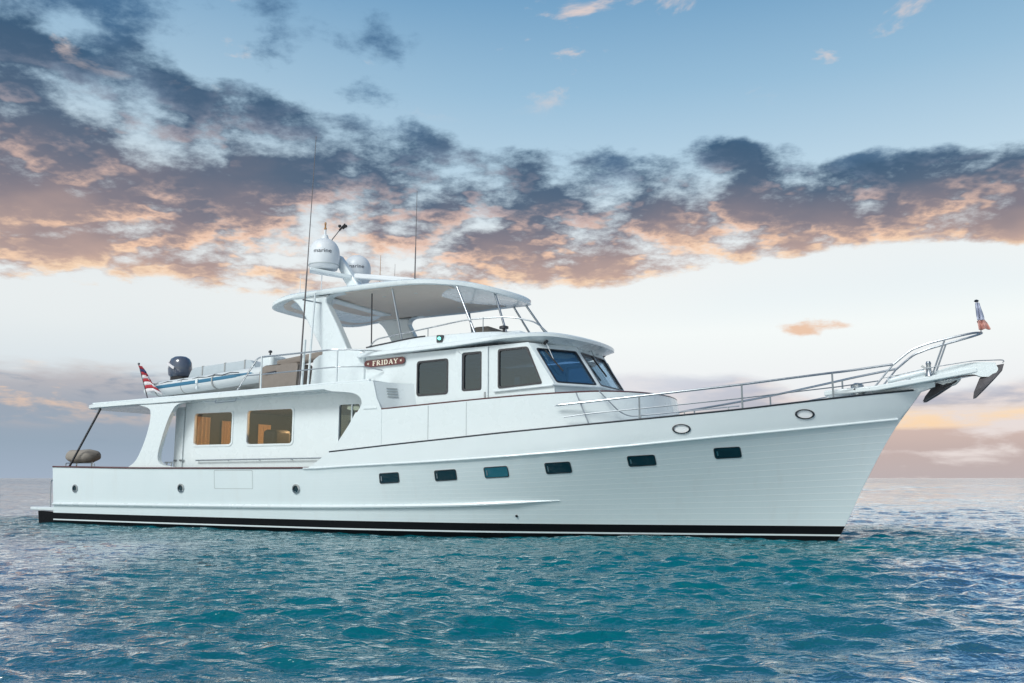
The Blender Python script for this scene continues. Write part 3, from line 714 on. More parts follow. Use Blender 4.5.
def wpane(k):
    a, c = Vector((*CB[k], 0)), Vector((*CB[k+1], 0)); bk_ = Vector((-.56, 0, 0)); z0, z1 = 3.08, 3.97
    a1, c1 = a+bk_, c+bk_
    if k != 1: pass
    q = [Vector((a.x, a.y, z0)), Vector((c.x, c.y, z0)), Vector((c1.x, c1.y, z1)), Vector((a1.x, a1.y, z1))]
    nrm = (q[1]-q[0]).cross(q[3]-q[0]).normalized()
    def fm(u, v, d): return (q[0]*(1-u)+q[1]*u)*(1-v)+(q[3]*(1-u)+q[2]*u)*v-nrm*d
    W_ = (q[1]-q[0]).length; H_ = (q[3]-q[0]).length
    hole = rpoly([(.09/W_, .05), (1-.09/W_, .05), (1-.09/W_, .865), (.09/W_, .865)], .05)
    w = part(MB().panel([(0, 0), (1, 0), (1, 1), (0, 1)], [hole], fm, 0, .06), 'windscreen', 'gelcoat', smooth=0)
    h2 = rpoly([(.105/W_, .065), (1-.105/W_, .065), (1-.105/W_, .85), (.105/W_, .85)], .05)
    part(MB().panel([(u+(-.012 if u < .5 else .012), v+(-.012 if v < .5 else .012)) for u, v in hole], [h2], fm, -.012, .03), 'gasket', 'dark_steel', w)
    part(MB().panel(hole, [], fm, .03, .036), 'glass_pane', 'screen_glass' if k == 0 else 'clear_glass', w, smooth=0)
    # wiper, hung from the head of the frame
    wu = .30 if k == 0 else .42 if k == 1 else .3
    piv = Vector(fm(wu, .99, -.08)); tip = Vector(fm(wu+.02, .30, -.05)); top = Vector(fm(wu-.10, .80, -.05))
    wp = part(MB().lathe(piv, [(.035, -.05), (.035, .05)], 10, nrm), 'wiper', 'dark_steel')
    part(MB().tube([piv, (top+tip)/2], .009, 6), 'wiper_arm', 'steel', wp)
    part(MB().bar(top, tip, .022, .03), 'wiper_blade', 'black_rubber', wp)
for k in range(3): wpane(k)
# dado below the windscreen
for k in range(3):
    (ax, ay), (bx_, by_) = CB[k], CB[k+1]
    part(MB().raw([(ax, ay, 1.95), (bx_, by_, 1.95), (bx_, by_, 3.08), (ax, ay, 3.08), (ax-.06, ay*.97, 1.95), (bx_-.06, by_*.97, 1.95), (bx_-.06, by_*.97, 3.08), (ax-.06, ay*.97, 3.08)],
         [(0, 1, 2, 3), (7, 6, 5, 4), (0, 4, 5, 1), (3, 2, 6, 7), (0, 3, 7, 4), (1, 5, 6, 2)]), 'front_panel', 'gelcoat', smooth=0)
part(MB().tube([(14.3, -1.85, 3.06), (14.97, -.80, 3.06), (14.97, .80, 3.06), (14.3, 1.85, 3.06)], .025, 8), 'window_ledge', 'gelcoat')
part(MB().panel([(9.5, -1.75), (14.2, -1.75), (14.8, -.75), (14.8, .75), (14.2, 1.75), (9.5, 1.75)], [], lambda a, b_, d: (a, b_, 2.0+d), 0, .04), 'pilothouse_sole', 'dark_interior', smooth=0)
part(MB().box(9.46, 9.52, -1.75, 1.75, 2.05, 3.88), 'pilothouse_back', 'wood', smooth=0)
part(MB().box(9.55, 13.7, 1.70, 1.755, 2.06, 2.9), 'pilothouse_lining', 'wood', smooth=0)
part(MB().box(9.9, 11.5, .5, 1.6, 2.06, 3.35), 'pilothouse_settee', 'dark_interior', bevel=.08)
part(MB().box(11.05, 11.75, -.2, .5, 2.9, 3.5), 'chart_screen', 'dark_interior', bevel=.04)
part(MB().panel([(13.75, -1.70), (14.28, -1.70), (14.84, -.72), (14.84, .72), (14.28, 1.70), (13.75, 1.70)], [], lambda a, b_, d: (a, b_, 2.9+d), 0, .08), 'dashboard', 'dark_interior', bevel=.02)
for y in (-.75, .55):
    s_ = part(MB().box(12.75, 13.2, y-.28, y+.28, 2.55, 2.72), 'helm_seat', 'canvas', bevel=.05); part(MB().box(12.62, 12.75, y-.28, y+.28, 2.6, 3.60), 'backrest', 'dark_interior', s_, bevel=.05); part(MB().lathe((12.95, y, 2.04), [(.2, 0), (.06, .05), (.06, .52)], 14), 'pedestal', 'steel', s_)
part(MB().raw([(14.35, -1.35, 2.995), (14.62, -.9, 2.995), (14.5, -.82, 3.10), (14.2, -1.27, 3.10)], [(0, 1, 2, 3)]), 'chart', 'white_paint', smooth=0)

# --- pilothouse roof with its brow
def plan(x0, x1, xc, hw, n=26, e=2.4, aft_r=.1):
    """half outline (starboard), aft to front, front a superellipse from xc to x1"""
    out = [(x0, -hw+aft_r), (x0+aft_r*.3, -hw+aft_r*.3), (x0+aft_r, -hw)]+[(x, -hw) for x in np.linspace(x0+aft_r, xc, 12)[1:]]
    for i in range(1, n+1):
        a = math.pi/2*i/n; out.append((xc+(x1-xc)*math.sin(a)**(2/e), -hw*max(0, math.cos(a))**(2/e)))
    return out
def full(h): return h+[(x, -y) for x, y in reversed(h[:-1])]
zr = pchip([9.4, 12, 13.2, 14.1, 14.75], [3.90, 4.0, 4.075, 4.11, 4.04])
zu = lambda x: zr(x)-.015-.17*min(1, max(0, (x-12.9)/.9))
RP = full(plan(9.42, 14.74, 12.9, 1.98))
def sc(P, kx, ky, cx=12.2): return [((x-cx)*kx+cx, y*ky) for x, y in P]
def ring_at(P, fz, dz, crown=0., ref=1.98): return [(x, y, fz(x)+dz+crown*(1-(y/ref)**2)) for x, y in P]
roof = part(MB().rings([ring_at(sc(RP, .4, .4), lambda x: 3.95, -.02), ring_at(sc(RP, .80, .84), zu, 0), ring_at(sc(RP, .94, .95), lambda x: zu(x)*.35+zr(x)*.65, -.01), ring_at(sc(RP, .985, .985), zr, -.02), ring_at(RP, zr, -.005), ring_at(RP, zr, .06), ring_at(sc(RP, .985, .985), zr, .085), ring_at(sc(RP, .85, .85), zr, .10), ring_at(sc(RP, .4, .4), lambda x: 4.05, .1)]), 'pilothouse_roof', 'gelcoat', smooth=50)
for x, y in ((13.9, -1.45), (14.35, -.7), (14.4, .4), (14.1, 1.0)): part(MB().lathe((x, y, zu(x)*.5+zr(x)*.5-.05), [(.04, 0), (.05, .03)], 12), 'downlight', 'steel', roof)
# --- flybridge coaming
zc = pchip([9.4, 10.2, 11.1, 12.2, 13.2, 14.0, 14.6], [4.12, 4.21, 4.29, 4.30, 4.28, 4.20, 4.10])
FP = full(plan(9.5, 14.35, 12.3, 1.88)); FT = full(plan(9.5, 14.1, 12.1, 1.76)); FI = full(plan(9.6, 13.95, 12.0, 1.66))
coam = part(MB().rings([ring_at(FP, zr, .05), ring_at(FT, zc, -.02), ring_at(sc(FT, .995, .985), zc, 0), ring_at(FI, zc, -.005), ring_at(FI, zr, .05)], cap0=False, cap1=False), 'flybridge_coaming', 'gelcoat', smooth=50)
both(lambda sd: part(MB().tube([(x, sd*1.745, zc(x)+.012) for x in np.linspace(9.55, 11.15, 14)], .016, 6), 'coaming_trim', 'dark_steel', coam))
def fly_rail(sd):
    pts = fillet([(9.6, sd*1.72, 4.14), (9.8, sd*1.72, 4.33), (11.0, sd*1.72, 4.46), (12.2, sd*1.7, 4.60), (13.2, sd*1.62, 4.60), (13.75, sd*1.45, 4.46), (13.98, sd*1.3, 4.2)], .25)
    r_ = MB().tube(pts, .016, 8)
    for x, z in ((11.2, 4.49), (12.6, 4.61)): r_.tube([(x, sd*1.71, zc(x)), (x, sd*1.71, z)], .012, 6)
    part(r_, 'flybridge_rail', 'steel')
both(fly_rail)
# navigation light and searchlight
nl = part(MB().box(11.52, 11.66, -1.87, -1.76, 4.12, 4.28), 'navigation_light', 'dark_steel', bevel=.01)
part(MB().lathe((11.60, -1.875, 4.20), [(.036, 0), (.036, .02), (.015, .035)], 14, (0.3, -1, 0)), 'lens', 'green_lens', nl)
part(MB().lathe((13.05, -1.6, zc(13.05)-.01), [(.03, 0), (.03, .06), (.10, .07), (.10, .12), (.04, .14)], 14), 'searchlight', 'dark_steel')
# helm console and seats up top
part(MB().box(11.1, 11.55, .5, 1.5, 4.06, 4.85), 'flybridge_seat', 'canvas', bevel=.06)
part(MB().box(12.6, 13.1, -.9, .9, 4.06, 4.42), 'flybridge_console', 'gelcoat', bevel=.05)
# name board with serif lettering
def nb(sd):
    fm = lambda a, b_, d: (9.60+a*1.0, sd*(1.842+d), 3.66+b_+a*.035)
    bd_ = part(MB().panel(rrect(0, 0, 1.1, .165, .08), [], fm, 0, .03), 'name_board', 'board_red', bevel=.006)
    H, w = .105, .022
    def st(x0, z0, x1, z1, t_): return ('s', x0, z0, x1, z1, t_)
    L = {'F': (.075, [st(.015, 0, .015, 1, .026), st(.0, .95, .07, .95, .018), st(.01, .52, .052, .52, .016), st(0, .04, .036, .04, .014), st(.066, .8, .066, 1, .01)]),
         'R': (.09, [st(.015, 0, .015, 1, .026), st(.0, .95, .05, .95, .016), st(.06, .93, .068, .6, .022), st(.02, .52, .058, .52, .015), st(.036, .52, .082, .0, .024), st(0, .04, .036, .04, .014), st(.07, .04, .092, .04, .014)]),
         'I': (.042, [st(.02, 0, .02, 1, .026), st(0, .04, .04, .04, .014), st(0, .96, .04, .96, .014)]),
         'D': (.092, [st(.015, 0, .015, 1, .026), st(0, .95, .05, .95, .015), st(0, .05, .05, .05, .015), st(.05, .95, .074, .75, .022), st(.074, .78, .074, .22, .024), st(.074, .25, .05, .05, .022)]),
         'A': (.095, [st(.01, 0, .045, 1, .014), st(.045, 1, .082, 0, .026), st(.022, .33, .068, .33, .013), st(0, .04, .025, .04, .013), st(.065, .04, .098, .04, .013)]),
         'Y': (.09, [st(.008, 1, .045, .45, .025), st(.082, 1, .045, .45, .015), st(.045, 0, .045, .5, .025), st(.025, .04, .066, .04, .013), st(-.006, .96, .03, .96, .013), st(.066, .96, .096, .96, .013)])}
    mb = MB(); x = .235; ks = 1.18
    word = 'FRIDAY' if sd < 0 else 'FRIDAY'
    for ch in word:
        wd, ss_ = L[ch]
        for j, (_, x0, z0, x1, z1, t_) in enumerate(ss_):
            a = Vector((x+x0*ks, .03+z0*H)); c = Vector((x+x1*ks, .03+z1*H)); d_ = (c-a).normalized(); n_ = Vector((-d_.y, d_.x))*t_/2
            if sd > 0: 
                a = Vector((1.1-a.x, a.y)); c = Vector((1.1-c.x, c.y)); n_ = Vector((-n_.x, n_.y))
            mb.panel([tuple(a+n_), tuple(c+n_), tuple(c-n_), tuple(a-n_)], [], fm, .03, .034+.0006*j)
        part(mb, 'letter', 'letter_gold', bd_, smooth=0); mb = MB(); x += wd*ks+.022
    for cx_ in (.11, 1.0):
        mb = MB().panel([(cx_+.035*(1 if k % 2 == 0 else .4)*math.cos(k*math.pi/5), .0825+.035*(1 if k % 2 == 0 else .4)*math.sin(k*math.pi/5)) for k in range(10)], [], fm, .03, .034)
        part(mb, 'emblem', 'letter_gold', bd_, smooth=0)
both(nb)

# --- radar arch and hardtop
def arch(sd):
    o = spl([(7.30, 5.60), (7.40, 5.45), (7.64, 5.25), (8.0, 4.7), (8.36, 4.12), (8.24, 4.02)], 5)+[(8.10, 3.93), (8.02, 3.22), (9.6, 3.28), (9.6, 4.0), (9.45, 4.08)]
    o += spl([(9.10, 4.12), (8.80, 4.68), (8.52, 5.15), (8.44, 5.32), (8.54, 5.44), (8.9, 5.48)], 5)+[(8.95, 5.62)]
    part(MB().panel(o, [], side_wall(sd*1.86), 0, .24), 'radar_arch', 'gelcoat', bevel=.035)
both(arch)
zh = pchip([6.2, 6.7, 7.4, 10.8, 11.8, 12.8], [5.30, 5.37, 5.46, 5.50, 5.44, 5.24])
def hplan():
    out = [(x, y) for x, y, _ in spl([(6.36, -.9, 0), (6.42, -1.38, 0), (6.68, -1.72, 0), (7.2, -1.88, 0), (8.2, -1.92, 0)], 6)]
    out += [(x, -1.92) for x in np.linspace(8.4, 10.0, 6)]
    for i in range(1, 27):
        a = math.pi/2*i/26; out.append((10.0+2.78*math.sin(a), -1.92*max(0, math.cos(a))))
    return [(6.34, -.0)]+out
hp_ = hplan(); HT = hp_+[(x, -y) for x, y in reversed(hp_[1:-1])]
top_ = part(MB().rings([ring_at(sc(HT, .3, .3, 9.8), lambda x: 5.49, 0), ring_at(sc(HT, .92, .93, 9.8), zh, .02), ring_at(sc(HT, .985, .985, 9.8), zh, -.01), ring_at(HT, zh, .015), ring_at(HT, zh, .10), ring_at(sc(HT, .985, .98, 9.8), zh, .13), ring_at(sc(HT, .8, .8, 9.8), zh, .18), ring_at(sc(HT, .3, .3, 9.8), lambda x: 5.49, .22)]), 'hardtop', 'gelcoat', smooth=50)
HL = [(min(x, 11.3+.2*abs(y)), y) for x, y in sc(HT, .92, .91, 9.7)]
part(MB().rings([ring_at(sc(HL, .3, .3, 9.8), lambda x: 5.475, 0), ring_at(sc(HL, .9, .9, 9.8), zh, -.0), ring_at(HL, zh, .0), ring_at(HL, zh, .03)], cap1=False), 'headliner', 'headliner', top_, smooth=50)
part(MB().box(8.1, 8.4, -1.6, .9, 5.42, 5.462), 'light_bar', 'white_paint', top_, bevel=.01)
for x in (9.5, 10.4, 11.3):
    for y in (-1.0, 0, 1.0): part(MB().lathe((x, y, zh(x)-.018), [(.045, 0), (.055, .014)], 12), 'downlight', 'warm_white', top_)
def struts(sd):
    for a, c in (((10.26, 1.78, 5.46), (10.52, 1.72, 4.22)), ((11.76, 1.42, 5.44), (12.4, 1.70, 4.27)), ((12.4, .8, 5.33), (13.0, 1.35, 4.24))):
        part(MB().tube([(a[0], sd*a[1], a[2]), (c[0], sd*c[1], c[2])], .026, 10), 'hardtop_strut', 'steel')
both(struts)
part(MB().tube([(9.52, -1.5, 4.0), (9.50, -1.5, 5.47)], .016, 8), 'signal_halyard_pole', 'dark_steel')

# --- mast with radomes, radar scanner and aerials
mast = part(MB().rings([[(8.22+.30, -.2, 5.62), (8.22+.30, .2, 5.62), (8.22-.28, .2, 5.62), (8.22-.28, -.2, 5.62)], [(7.86+.19, -.14, 6.1), (7.86+.19, .14, 6.1), (7.86-.17, .14, 6.1), (7.86-.17, -.14, 6.1)], [(7.30+.10, -.09, 6.95), (7.30+.10, .09, 6.95), (7.30-.12, .09, 6.95), (7.30-.12, -.09, 6.95)]]), 'mast', 'gelcoat', bevel=.03)
part(MB().rings([[(x, y*.9, z-.05) for x, y, z in q] for q in ()] or [[(7.85, -.16, 6.26), (7.85, .16, 6.26), (7.85, .16, 6.36), (7.85, -.16, 6.36)], [(7.15, -.95, 6.42), (6.85, -.6, 6.42), (6.85, -.6, 6.48), (7.15, -.95, 6.48)]]), 'spreader', 'gelcoat', mast, bevel=.02)
part(MB().rings([[(7.7, -.1, 6.3), (8.0, .1, 6.3), (8.0, .1, 6.4), (7.7, -.1, 6.4)], [(7.24, .66, 6.27), (7.6, .66, 6.27), (7.6, .66, 6.33), (7.24, .66, 6.33)]]), 'spreader', 'gelcoat', mast, bevel=.02)
def dome(c, r, h, name='satellite_dome'):
    pr = [(r*.55, 0), (r*.86, .03), (r*.97, h*.16), (r, h*.34), (r*.99, h*.52)]
    for i in range(1, 11):
        a = math.pi/2*i/10; pr.append((max(.004, r*.99*math.cos(a)), h*.52+h*.48*math.sin(a)))
    d = part(MB().lathe(c, pr, 32), name, 'radome', smooth=60)
    part(MB().lathe((c[0], c[1], c[2]+h*.14), [(r*.985, 0), (r*.995, .01), (r*.985, .02)], 32), 'seam_ring', 'seam', d)
    return d
from_font = None
def text_on_dome(d, c, r, z, word, size, ang0):
    fc = bpy.data.curves.new('lettering_text', 'FONT'); fc.body = word; fc.size = size; fc.align_x = 'CENTER'; fc.extrude = .0
    fo = bpy.data.objects.new('lettering_text', fc); COL.objects.link(fo); dg = bpy.context.evaluated_depsgraph_get(); me = fo.evaluated_get(dg).to_mesh()
    bm = bmesh.new(); bm.from_mesh(me); bmesh.ops.subdivide_edges(bm, edges=[e for e in bm.edges if e.calc_length() > size*.3], cuts=2)
    V = []; 
    for v in bm.verts:
        a = ang0+v.co.x*1.15/r; V.append((c[0]+(r+.006)*math.cos(a), c[1]+(r+.006)*math.sin(a), z+v.co.y))
    bm.verts.index_update(); F = [[v.index for v in f.verts] for f in bm.faces]; bm.free()
    fo.evaluated_get(dg).to_mesh_clear(); bpy.data.objects.remove(fo); bpy.data.curves.remove(fc)
    part(MB().raw(V, F), 'lettering', 'letter_dark', d, smooth=0)
c1 = (7.17, -.42, 6.49); d1_ = dome(c1, .40, .86); text_on_dome(d1_, c1, .397, 6.49+.40, 'marine', .15, R(-58))
c2 = (7.42, .66, 6.33); d2_ = dome(c2, .37, .78); text_on_dome(d2_, c2, .367, 6.33+.36, 'marine', .14, R(-58))
# extra cap and masthead light on the first dome
part(MB().lathe((7.18, -.42, 7.33), [(.10, 0), (.07, .10), (.03, .13), (.03, .25)], 14), 'masthead_light', 'radome', d1_)
part(MB().lathe((7.18, -.42, 7.58), [(.035, 0), (.035, .05), (.022, .06), (.022, .14), (.03, .15), (.02, .2)], 12), 'lamp_lens', 'wood', d1_)
ws = part(MB().tube([(7.3, -.35, 7.15), (7.4, -.4, 7.3), (7.72, -.45, 7.55)], .014, 6), 'wind_sensor', 'galvanised', mast)
ws2 = MB()
for a in range(3): ws2.lathe((7.78+.09*math.cos(a*2.1), -.46+.09*math.sin(a*2.1), 7.57), [(.005, -.04), (.045, 0), (.03, .04)], 10)
ws2.bar((7.65, -.44, 7.5), (7.88, -.5, 7.62), .02, .05)
part(ws2, 'anemometer_cup', 'black_rubber', mast)
rad = part(MB().lathe((8.92, .0, 5.64), [(.26, 0), (.28, .1), (.24, .26), (.14, .34), (.1, .40)], 20), 'radar_scanner', 'radome', bevel=.0)
part(MB().bar((7.95, -.12, 6.33), (9.85, .13, 6.05), .14, .13), 'scanner_bar', 'radome', rad, bevel=.03)
def whip(base, tip, r0=.022, mat='radome', name='whip_antenna'):
    a, c = Vector(base), Vector(tip)
    o = part(MB().tube([a+(c-a)*u for u in (0, .03, .031, .45, .46, 1)], [r0*1.5, r0*1.5, r0, r0*.85, r0*.6, r0*.32], 8), name, mat)
    return o
w = whip((8.09, -2.3, 3.25), (8.34, -2.3, 9.27), .020, 'galvanised')
part(MB().tube([(8.16, -2.3, 3.27), (8.22, -2.3, 4.35)], .03, 8), 'antenna_base', 'white_paint', w)
part(MB().tube([(8.30, -2.25, 3.27), (8.26, -2.05, 5.5)], .024, 8), 'hardtop_strut', 'white_paint')
part(MB().bar((8.3, -1.84, 5.28), (8.12, -2.32, 5.30), .03, .03), 'antenna_bracket', 'steel')
whip((9.70, 0, 5.7), (9.73, 0, 8.37), .018, 'galvanised')
whip((7.25, -.6, 5.66), (7.28, -.6, 7.30), .013); whip((6.8, -.9, 5.5), (6.83, -.9, 6.36), .016); whip((8.35, .4, 5.66), (8.37, .4, 6.95), .016, 'wood'); whip((8.6, .7, 5.66), (8.62, .7, 6.75), .011, 'galvanised')

# --- rails
def boat_deck_rail(sd):
    y = sd*2.4
    rb = part(MB().tube(fillet([(6.25, y, deck_z(6.25)+.09), (6.9, y, 4.0), (9.12, y, 4.05), (9.5, sd*2.2, 4.05), (10.1, sd*1.9, 4.02)], .12), .02, 8), 'boat_deck_rail', 'steel')
    part(MB().tube(fillet([(6.55, y, 3.58), (9.24, y, 3.65), (9.75, sd*2.1, 3.66), (10.1, sd*1.86, 3.58)], .1), .014, 8), 'mid_rail', 'steel', rb)
    for x in (7.02, 9.24): part(MB().tube([(x, y, deck_z(x)+.08), (x, y, 4.03)], .022, 8), 'stanchion', 'white_paint', rb)
both(boat_deck_rail)
def hull_rail(x, h, sd, inb=.1):
    p = hp(x, S2(x), -inb, sd); return (p[0], p[1], S2(x)+h)
def bow_rail(sd):
    pts = [hull_rail(14.55, .44, sd), hull_rail(14.7, .45, sd)]+[hull_rail(x, .45+.05*(x-15)/5, sd) for x in np.linspace(15.2, 19.9, 14)]+[(20.62, sd*.40, 3.28)]
    top = [(20.62, sd*.40, 3.27), (20.92, sd*.38, 3.51), (21.08, sd*.37, 3.58), (21.30, sd*.36, 3.65), (21.9, sd*.25, 3.78), (22.10, sd*.10, 3.815), (22.14, 0, 3.82)]
    rb = part(MB().tube(spl(pts, 3), [.008 if i < 2 else .022 for i in range(len(spl(pts, 3)))], 8), 'bow_rail', 'steel')
    part(MB().tube([hull_rail(14.75, .20, sd)]+[hull_rail(x, .22, sd) for x in np.linspace(15.2, 19.7, 14)]+[(20.35, sd*.42, 2.98)], .012, 6), 'mid_rail', 'steel', rb)
    part(MB().tube(spl(top, 4), .020, 8), 'pulpit_rail', 'steel', rb)
    part(MB().tube([(20.24, sd*.42, 2.82), (20.62, sd*.40, 3.27)], .016, 8), 'stanchion', 'steel', rb)
    part(MB().tube([(21.28, sd*.34, 3.07), (21.52, sd*.34, 3.69)], .016, 8), 'stanchion', 'steel', rb)
    for x in (16.2, 18.05, 19.62):
        part(MB().tube([hull_rail(x, -.01, sd), hull_rail(x, .45+.05*(x-15)/5, sd)], .018, 8), 'stanchion', 'steel', rb)
    part(MB().tube([(14.95, sd*2.16, 2.84), hull_rail(15.25, .0, sd)], .014, 6), 'stanchion', 'steel', rb)
both(bow_rail)
def trunk_rail(sd):
    r_ = MB().tube(fillet([(15.35, sd*1.95, 2.88), (15.75, sd*1.92, 2.46), (15.95, sd*1.86, 2.36), (17.9, sd*1.1, 2.55)], .1), .014, 6)
    for u in (.1, .5, .9): 
        p = Vector((15.95, sd*1.86, 2.36)).lerp(Vector((17.9, sd*1.1, 2.55)), u); r_.tube([p, p-Vector((0, 0, .2))], .012, 6)
    part(r_, 'grab_rail', 'steel')
both(trunk_rail)

# --- bow platform, anchor rollers, windlass
pf = [(19.4, -.62), (20.3, -.46), (21.2, -.36), (22.02, -.27), (22.02, .27), (21.2, .36), (20.3, .46), (19.4, .62)]
pz = pchip([19.4, 20.3, 21.0, 21.7, 22.5], [2.72, 2.79, 2.90, 3.02, 3.14])
plat = part(MB().rings([[(x, y, pz(x)) for x, y in pf], [(x, y, pz(x)+.10) for x, y in pf]]), 'bow_platform', 'gelcoat', bevel=.02)
part(MB().rings([[(20.2, -.12, 2.5), (20.2, .12, 2.5), (20.2, .2, 2.82), (20.2, -.2, 2.82)], [(21.3, -.08, 2.86), (21.3, .08, 2.86), (21.3, .12, 2.94), (21.3, -.12, 2.94)]]), 'bobstay_knee', 'gelcoat', plat)
def roller(y, x1, rise):
    for s_ in (-.075, .075):
        side = rpoly([(20.9, pz(20.9)+.08), (x1-.4, pz(x1-.4)-.02), (x1-.30, pz(x1-.3)-.09), (x1-.12, pz(x1-.12)-.12), (x1, pz(x1)-.02), (x1-.05, pz(x1)+.10), (x1-.3, pz(x1-.3)+.17), (x1-.75, pz(x1-.7)+.19), (21.2, pz(21.2)+.16), (20.9, pz(20.9)+.15)], .05, 4)
        part(MB().panel(side, [], lambda a, b_, d: (a, y+s_+d, b_), -.008, .008), 'anchor_roller', 'white_paint', plat)
    part(MB().panel(spl([(x1-.95, pz(x1-.9)+.17), (x1-.7, pz(x1-.7)+.21), (x1-.3, pz(x1-.3)+.18), (x1-.04, pz(x1)+.11)], 4)+spl([(x1-.05, pz(x1)+.09), (x1-.3, pz(x1-.3)+.16), (x1-.7, pz(x1-.7)+.19), (x1-.95, pz(x1-.9)+.15)], 4), [], lambda a, b_, d: (a, y+d, b_), -.085, .085), 'roller_cover', 'white_paint', plat, bevel=.0)
    part(MB().lathe((x1-.14, y-.07, pz(x1)-.0), [(.06, 0), (.035, .05), (.035, .09), (.06, .14)], 14, (0, 1, 0)), 'roller_wheel', 'black_rubber', plat)
roller(-.18, 22.36, 0); roller(.18, 21.75, 0)
part(MB().tube(fillet([(20.5, -.25, pz(20.5)+.17), (21.15, -.25, pz(21.15)+.20)], .05), .05, 10), 'fender_bar', 'white_paint', plat, bevel=.0)
part(MB().tube(fillet([(20.4, -.44, 3.02), (21.2, -.38, 3.18), (21.95, -.3, 3.28), (22.44, -.2, 3.28), (22.46, 0, 3.27), (22.44, .2, 3.28)], .1), .009, 6), 'safety_wire', 'steel', plat)
clp = MB().lathe((21.22, -.3, pz(21.2)+.1), [(.07, 0), (.05, .08), (.04, .2), (.05, .24), (.03, .28)], 12); clp.bar((21.1, -.3, pz(21.2)+.30), (21.3, -.3, pz(21.2)+.16), .04, .04)
part(clp, 'chain_stopper', 'steel', plat)
wl = part(MB().lathe((19.95, -.18, 2.72), [(.14, 0), (.14, .06), (.09, .10), (.12, .16), (.12, .22), (.05, .26)], 16), 'windlass', 'steel')
part(MB().tube([(20.05, -.45, 2.84), (20.2, -.45, 2.84)], .03, 8), 'cleat', 'black_rubber'); part(MB().tube([(19.8, -.5, 2.83), (19.95, -.5, 2.83)], .03, 8), 'cleat', 'black_rubber')

# ================================================================== things that rest on or hang from the yacht
def anchor(x1, y, label, ang):
    o = empty('anchor', (x1, y, pz(min(x1, 22.4))-.05)); tag(o, label, 'anchor', 'anchors hanging at the bow')
    rot = Matrix.Rotation(ang, 4, 'Y')
    def put(mb, name, mat, **kw):
        mb.v = [tuple(rot @ Vector(p)) for p in mb.v]; c = mb.build(name, mat, o, **kw); return c
    # local: shank runs aft along -x from the crown at the origin; plough blade hangs down and aft
    put(MB().rings([[(.05, -.022, .05), (.05, .022, .05), (.05, .022, -.05), (.05, -.022, -.05)], [(-.45, -.018, .07), (-.45, .018, .07), (-.45, .018, 0), (-.45, -.018, 0)], [(-.95, -.016, .06), (-.95, .016, .06), (-.95, .016, .0), (-.95, -.016, .0)]]), 'shank', 'galvanised', bevel=.006)
    # side profile of the plough: heel at the top, toe far aft and low; two faces open into a shallow V
    prof = [(.20, .17), (.14, .02), (-.02, -.13), (-.26, -.34), (-.50, -.55), (-.57, -.57), (-.53, -.42), (-.36, -.10), (-.14, .06), (.05, .16)]
    for sg in (-1, 1):
        out_ = [(x*.76, sg*(.02+.24*max(0, 1-abs(k-3.2)/3.4)), z*.72) for k, (x, z) in enumerate(prof)]; inn_ = [(x+.012, yy*.72, z+.012) for x, yy, z in out_]
        put(MB().rings([out_, inn_]), 'fluke', 'galvanised', smooth=25)
    put(MB().lathe((-.93, -.05, .03), [(.025, 0), (.025, .1)], 10, (0, 1, 0)), 'shackle', 'steel')
anchor(22.30, -.18, 'dark plough anchor hanging from the outermost bow roller at the very tip', R(-6))
anchor(21.55, .18, 'dark plough anchor hanging nearer the stem under the bow platform', R(8))

# limp pennant at the pulpit
pen = empty('bow_pennant', (22.13, 0, 3.82)); tag(pen, 'small limp pale blue and red pennant on a short staff at the bow pulpit tip', 'pennant')
child(MB().tube([(22.13, 0, 3.80), (22.09, 0, 4.42)], .010, 8).build('staff', 'steel'), pen)
child(MB().lathe((22.09, 0, 4.40), [(.02, 0), (.045, .02), (.03, .04), (.008, .05)], 12).build('truck', 'dark_steel'), pen)
def drape(top, bottom, w0, w1, seed, n=16, mcol=7):
    V = []; top, bottom = Vector(top), Vector(bottom)
    for i in range(n+1):
        u = i/n; c = top.lerp(bottom, u); w_ = w0+(w1-w0)*u
        for j in range(mcol+1):
            q = j/mcol-.5; V.append((c.x+q*w_, c.y+.045*math.sin(q*11+u*2.3+seed)*(0.5+u), c.z-.03*abs(q)*math.sin(u*5+seed)))
    return MB().raw(V, [(i*(mcol+1)+j, i*(mcol+1)+j+1, (i+1)*(mcol+1)+j+1, (i+1)*(mcol+1)+j) for i in range(n) for j in range(mcol)])
def solid(o, t_=.006):
    md = o.modifiers.new('cloth', 'SOLIDIFY'); md.thickness = t_; return o
child(solid(drape((22.10, 0, 4.40), (22.14, -.02, 4.05), .06, .13, 1.).build('cloth', 'flag_blue', smooth=80)), pen)
child(solid(drape((22.14, -.02, 4.06), (22.19, -.03, 3.88), .13, .20, 2.).build('cloth', 'flag_salmon', smooth=80)), pen)

# ensign at the aft end of the boat deck
en = empty('ensign', (2.3, -1.5, 3.2)); tag(en, 'red and white striped ensign hanging in a triangle from a leaning staff behind the tender', 'flag')
child(MB().tube([(2.3, -1.5, 3.16), (1.83, -1.5, 4.23)], .014, 8).build('staff', 'dark_steel'), en)
child(MB().lathe((1.828, -1.5, 4.22), [(.02, 0), (.035, .02), (.02, .05)], 10).build('truck', 'dark_steel'), en)
tp, bt = Vector((1.84, -1.5, 4.20)), Vector((2.18, -1.5, 3.44))
def stripe(u0, u1):
    V = []; n = 10
    for i in range(n+1):
        q = i/n
        for u in (u0, (u0+u1)/2, u1):
            a = tp.lerp(bt, u); w_ = .03+.58*u**.9
            V.append((a.x+w_*q, a.y+.06*math.sin(q*9+u*5)*min(1, q*3), a.z+q*w_*(.34-.5*q)))
    return MB().raw(V, [(3*i+j, 3*i+j+1, 3*i+4+j, 3*i+3+j) for i in range(n) for j in range(2)])
K = np.linspace(0.02, 1, 9)
